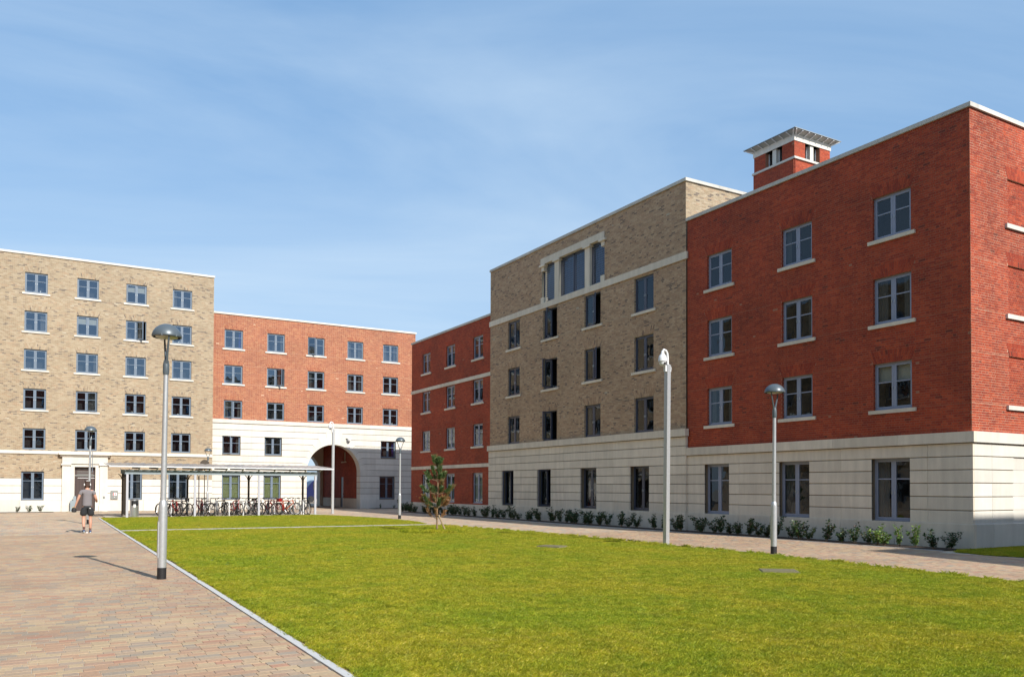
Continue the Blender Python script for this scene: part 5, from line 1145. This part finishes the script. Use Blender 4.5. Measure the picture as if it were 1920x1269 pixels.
m = MB(); m.lathe([(0, -.10), (.07, -.09), (.085, -.02), (.06, .05), (.02, .07)], 'rubber', 12); m.build('pouch', hb, smooth=True); m = MB(); m.tube([(-.06, 0, .02), (-.03, 0, .09), (.03, 0, .09), (.06, 0, .02)], .012, 'yellow_plastic', 6); m.build('strap', hb)

# ================================================================== PLANTS
def tri_leaves(P, D, L, W, mat, name, up=None):
    """pointed four-cornered leaves"""
    n = len(P); D = D/np.linalg.norm(D, axis=1, keepdims=True); r = rng.normal(0, 1, (n, 3)); S_ = np.cross(D, r); S_ /= np.linalg.norm(S_, axis=1, keepdims=True)
    L = np.broadcast_to(L, (n,))[:, None]; W = np.broadcast_to(W, (n,))[:, None]
    V = np.stack([P, P+D*L*.45+S_*W, P+D*L, P+D*L*.45-S_*W], 1).reshape(-1, 3); F = np.arange(4*n).reshape(n, 4); return raw_mesh(name, V, F, mat)
def shrub_proto(seed, light=False):
    rs = random.Random(seed); m = MB(); P = []; D = []; ns = rs.randint(5, 7)
    for k in range(ns):
        a = rs.uniform(0, 2*PI); sp = rs.uniform(.06, .26); h = rs.uniform(.36, .66); p0 = Vector((0.02*math.cos(a), .02*math.sin(a), 0)); p1 = Vector((sp*.45*math.cos(a), sp*.45*math.sin(a), h*.5)); p2 = Vector((sp*math.cos(a), sp*math.sin(a), h))
        m.tube([p0, p1, p2], [.007, .005, .003], 'pine_bark', 4)
        for q in range(rs.randint(44, 62)):
            f = rs.uniform(.15, 1.03); c = p0.lerp(p1, f*2) if f < .5 else p1.lerp(p2, f*2-1); aa_ = rs.uniform(0, 2*PI); P.append((c.x+rs.gauss(0, .025), c.y+rs.gauss(0, .025), max(.03, c.z+rs.gauss(0, .015)))); D.append((math.cos(aa_), math.sin(aa_), rs.uniform(.1, 1.2)))
    return m.mesh('stem'), tri_leaves(np.array(P), np.array(D), rng.uniform(.05, .085, len(P)), rng.uniform(.017, .026, len(P)), 'leaf_light' if light else 'leaf_dark', 'foliage')
PR = [shrub_proto(s) for s in range(9)]; PRL = [shrub_proto(50+s, True) for s in range(2)]
def shrub(x, y, pr, lab, grp, sc=1.0):
    o = obj('shrub', pr[0], None, (x, y, 0.008), random.uniform(0, 6)); o.scale = (sc*random.uniform(.95, 1.4), sc*random.uniform(.95, 1.4), sc*random.uniform(.68, 1.05)); obj('foliage', pr[1], o); tag(o, lab, 'shrub', grp); return o
ys = []; y = 12.95
while y < 50:
    ys.append(y); y += random.choice([.30, .36, .46, .62]) if y < 22 else random.choice([.34, .42, .45, .8])
GB = 'young shrubs in the bed along the right wing'
UN = 'zeroth first second third fourth fifth sixth seventh eighth ninth tenth eleventh twelfth thirteenth fourteenth fifteenth sixteenth seventeenth eighteenth nineteenth'.split()
def ordinal(n):
    if n < 20: return UN[n]
    T_ = {2: ('twentieth', 'twenty'), 3: ('thirtieth', 'thirty'), 4: ('fortieth', 'forty')}[n//10]
    return T_[0] if n % 10 == 0 else T_[1]+'-'+UN[n % 10]
cnt = {}
def nth(k): cnt[k] = cnt.get(k, 0)+1; return ordinal(cnt[k])
for i, y in enumerate(ys):
    light = 13.9 < y < 14.4 or 14.6 < y < 15.1 
    if y < 14.0: lab = 'leafy green shrub, '+nth('c')+' from the corner of the near red block'
    elif light: lab = nth('l')+' yellow-green shrub from the right among darker ones near the corner'
    elif y < 24: lab = nth('n')+' dark green shrub from the right below the near red block'
    elif y < 39.4: lab = nth('b')+' dark green shrub from the right below the brown brick block'
    else: lab = nth('f')+' small dark shrub from the right below the far red block'
    shrub(20.85+random.uniform(-.16, .14), y, random.choice(PRL if light else PR), lab, GB, random.uniform(.88, 1.1))
for x in (-4.1, -2.9, -1.0, -.35, .25): shrub(x, 58.2, random.choice(PR), nth('s')+' low sprawling plant from the left in the soil below the left block', 'low plants below the left block', .75)
for x in (22.6, 23.7, 24.6): shrub(x, 58.7, random.choice(PR), nth('t')+' tiny plant from the left in the shaded bed right of the archway', 'tiny plants right of the archway', .5)

# young pine with a stake
pt = empty('pine_tree', (12.50, 26.84, 0), 0, 'young pine tree with browning lower branches, staked on the lawn', 'tree')
m = MB(); m.tube([(0, 0, 0), (-.01, 0, .5), (0.0, 0, 1.1), (.02, 0, 1.7), (.02, 0, 2.3), (.03, 0, 2.6)], [.038, .034, .030, .022, .014, .008], 'pine_bark', 8); m.build('trunk', pt, smooth=True)
tiers = [(.52, .42, 3, 'needle_brown', .35), (.92, .58, 7, 'needle_brown', 1), (1.08, .50, 4, 'needle_mixed', 1), (1.40, .60, 7, 'needle_green', 1), (1.58, .40, 3, 'needle_mixed', 1), (1.88, .42, 6, 'needle_green', 1), (2.05, .26, 3, 'needle_green', 1), (2.42, .16, 4, 'needle_green', 1)]
br = MB(); NP = {}
for (z, L, nb_, mt, dens) in tiers:
    a0 = random.uniform(0, 6)
    mt0 = mt
    for k in range(nb_):
        mt = random.choice([mt0, mt0, mt0, 'needle_mixed', 'needle_green', 'needle_green'])
        a = a0+2*PI*k/nb_+random.uniform(-.3, .3); l = L*random.uniform(.7, 1.08); dx, dy = math.cos(a), math.sin(a); rise = random.uniform(.18, .34)
        pts = [Vector((0.01, 0, z-.05)), Vector((dx*l*.5, dy*l*.5, z+.02)), Vector((dx*l*.85, dy*l*.85, z+rise*.5)), Vector((dx*l, dy*l, z+rise))]
        br.tube(pts, [.011, .008, .006, .004], 'pine_bark', 5)
        P, D = NP.setdefault(mt, ([], []))
        nn = int(300*dens)
        for q in range(nn):
            f = random.uniform(.30, 1.0)*3; i = min(int(f), 2); c = pts[i].lerp(pts[i+1], f-i); ax = (pts[i+1]-pts[i]).normalized(); rv = Vector((random.gauss(0, 1), random.gauss(0, 1), random.gauss(0, 1))); rv -= rv.dot(ax)*ax; rv.normalize()
            d = rv*.8+ax*.65+Vector((0, 0, .25)); P.append(tuple(c)); D.append(tuple(d))
P, D = NP['needle_green']
for q in range(420): z = random.uniform(2.15, 2.66); a = random.uniform(0, 6.3); P.append((.025, 0, z)); D.append((math.cos(a), math.sin(a), .8))
br.build('branches', pt, smooth=True)
for mt, (P, D) in NP.items():
    o = obj('needles', tri_leaves(np.array(P), np.array(D), rng.uniform(.09, .16, len(P)), .0055, mt, 'needles'), pt); o['kind'] = 'stuff'
sk = empty('tree_stake', (12.50, 26.84, 0), 0, 'leaning timber stake tied to the young pine', 'stake'); m = MB(); m.tube([(.30, -.10, 0), (.04, -.03, .62)], .030, 'timber', 8); m.build('stake', sk); m = MB(); m.tube([(-.05, 0, .56), (.02, -.06, .57), (.08, -.03, .56)], .013, 'rubber', 6); m.build('tie', sk)
m = MB(); m.lathe([(0.03, 0), (.045, .02), (.045, .09), (.03, .10)], 'rubber', 10); m.lathe([(0.0, .1), (.03, .1)], 'sign_white', 10); o = m.build('watering_pipe', None, (12.94, 26.78, 0.0)); tag(o, 'short black watering pipe end beside the foot of the tree stake', 'pipe')

# ---------- grass: stuff, instanced clumps
def clump(name, nb_, rad, hmin, hmax, w):
    n = nb_; a = rng.uniform(0, 2*PI, n); r = rad*np.sqrt(rng.uniform(0, 1, n)); x, y = r*np.cos(a), r*np.sin(a); h = rng.uniform(hmin, hmax, n); b = rng.uniform(0, 2*PI, n); l = rng.uniform(.3, 1.5, n)*h
    dx, dy = np.cos(b), np.sin(b); sx, sy = -dy*w/2, dx*w/2; z0 = np.zeros(n)
    V = np.stack([np.stack([x-sx, y-sy, z0], -1), np.stack([x+sx, y+sy, z0], -1), np.stack([x+dx*l*.4+sx*.8, y+dy*l*.4+sy*.8, h*.6], -1), np.stack([x+dx*l, y+dy*l, h], -1)], 1).reshape(-1, 3)
    return raw_mesh(name, V, np.arange(4*n).reshape(n, 4), 'grass_blade')
gc = bpy.data.collections.new('clumps')
for i in range(4): gc.objects.link(bpy.data.objects.new('clump', clump('clump', 60, .085, .014, .036, .0040)))
gt_ = bpy.data.collections.new('tall_clumps')
for i in range(2): gt_.objects.link(bpy.data.objects.new('tall_clump', clump('tall_clump', 40, .09, .05, .13, .006)))
def grass(name, poly, coll, dens_stops, z, label, seed=1, smin=.75, smax=1.2):
    bm = subdiv_poly(poly, z); me = bpy.data.meshes.new(name); bm.to_mesh(me); bm.free(); me.materials.append(MATS['turf']); o = obj(name, me); tag(o, label, 'grass', None, 'stuff')
    ng = bpy.data.node_groups.new(name, 'GeometryNodeTree'); ng.interface.new_socket('Geometry', in_out='INPUT', socket_type='NodeSocketGeometry'); ng.interface.new_socket('Geometry', in_out='OUTPUT', socket_type='NodeSocketGeometry')
    N = ng.nodes; L = ng.links; gi = N.new('NodeGroupInput'); go = N.new('NodeGroupOutput'); dp = N.new('GeometryNodeDistributePointsOnFaces'); dp.inputs['Seed'].default_value = seed
    ps = N.new('GeometryNodeInputPosition'); sx_ = N.new('ShaderNodeSeparateXYZ'); L.new(ps.outputs[0], sx_.inputs[0]); L.new(gi.outputs[0], dp.inputs['Mesh'])
    dp.inputs['Density'].default_value = dens_stops
    ci = N.new('GeometryNodeCollectionInfo'); ci.inputs['Collection'].default_value = coll; ci.inputs['Separate Children'].default_value = True; ci.inputs['Reset Children'].default_value = True
    ip = N.new('GeometryNodeInstanceOnPoints'); ip.inputs['Pick Instance'].default_value = True
    rv = N.new('FunctionNodeRandomValue'); rv.data_type = 'FLOAT_VECTOR'; rv.inputs[0].default_value = (-.12, -.12, 0); rv.inputs[1].default_value = (.12, .12, 6.283)
    rs_ = N.new('FunctionNodeRandomValue'); rs_.data_type = 'FLOAT'; rs_.inputs[2].default_value = smin; rs_.inputs[3].default_value = smax
    L.new(dp.outputs['Points'], ip.inputs['Points']); L.new(ci.outputs[0], ip.inputs['Instance']); L.new(rv.outputs[0], ip.inputs['Rotation']); L.new(rs_.outputs[1], ip.inputs['Scale']); L.new(ip.outputs[0], go.inputs[0])
    md = o.modifiers.new('grass', 'NODES'); md.node_group = ng; return o
def clip_y(poly, ya, yb):
    def half(P, f):
        out = []
        for a, b in zip(P, P[1:]+P[:1]):
            fa, fb = f(a), f(b)
            if fa >= 0: out.append(a)
            if fa*fb < 0: t_ = fa/(fa-fb); out.append((a[0]+(b[0]-a[0])*t_, a[1]+(b[1]-a[1])*t_))
        return out
    return half(half(poly, lambda p: p[1]-ya), lambda p: yb-p[1])
grass('grass', clip_y(lawn_near, 3.0, 9.5), gc, 520, .004, 'mown yellow-green grass of the lawn nearest the camera', 1)
grass('grass', clip_y(lawn_near, 9.5, 16), gc, 320, .004, 'mown yellow-green grass in the middle of the large lawn', 2)
grass('grass', clip_y(lawn_near, 16, 32.8), gc, 130, .004, 'mown grass of the large lawn far side round the young pine', 3)
grass('grass', lawn_far, gc, 90, .004, 'mown grass of the strip between the trodden path and the cycle shelter', 4)
grass('grass', grass_side, gc, 260, .006, 'longer shaded grass at the corner of the near red block', 5, 1.0, 1.5)
def ring(c, r, n=20): return [(c[0]+r*math.cos(2*PI*k/n), c[1]+r*math.sin(2*PI*k/n)) for k in range(n)]
grass('grass', ring((12.4, 26.9), 1.15), gt_, 120, .004, 'longer greener grass round the foot of the young pine', 6)
strip = [(p[0]-.07, p[1]) for p in LAWN_R]; strip = [(14.13, 2)]+strip; strip = strip+[(x+.12, y) for x, y in strip[::-1]]
grass('grass', strip, gt_, 60, .004, 'ragged longer grass along the right edge of the lawn', 7, .5, .8)
# fallen twigs and leaves on the paving
m = MB()
for k in range(60):
    x, y = (random.uniform(-.5, 2.2), random.uniform(6.5, 20)) if k < 26 else (random.uniform(15.6, 20.3), random.uniform(9, 24)); a = random.uniform(0, 6); s = random.uniform(.008, .02)
    m.add([(x, y, .003), (x+s*math.cos(a), y+s*math.sin(a), .008), (x+s*1.6*math.cos(a+.5), y+s*1.6*math.sin(a+.5), .004), (x+s*math.cos(a+1.1), y+s*math.sin(a+1.1), .002)], [(0, 1, 2, 3)], 'pine_bark')
tag(m.build('fallen_leaves'), 'scattered dry leaf scraps lying on the block paving', 'leaves', None, 'stuff')

bpy.context.view_layer.update()
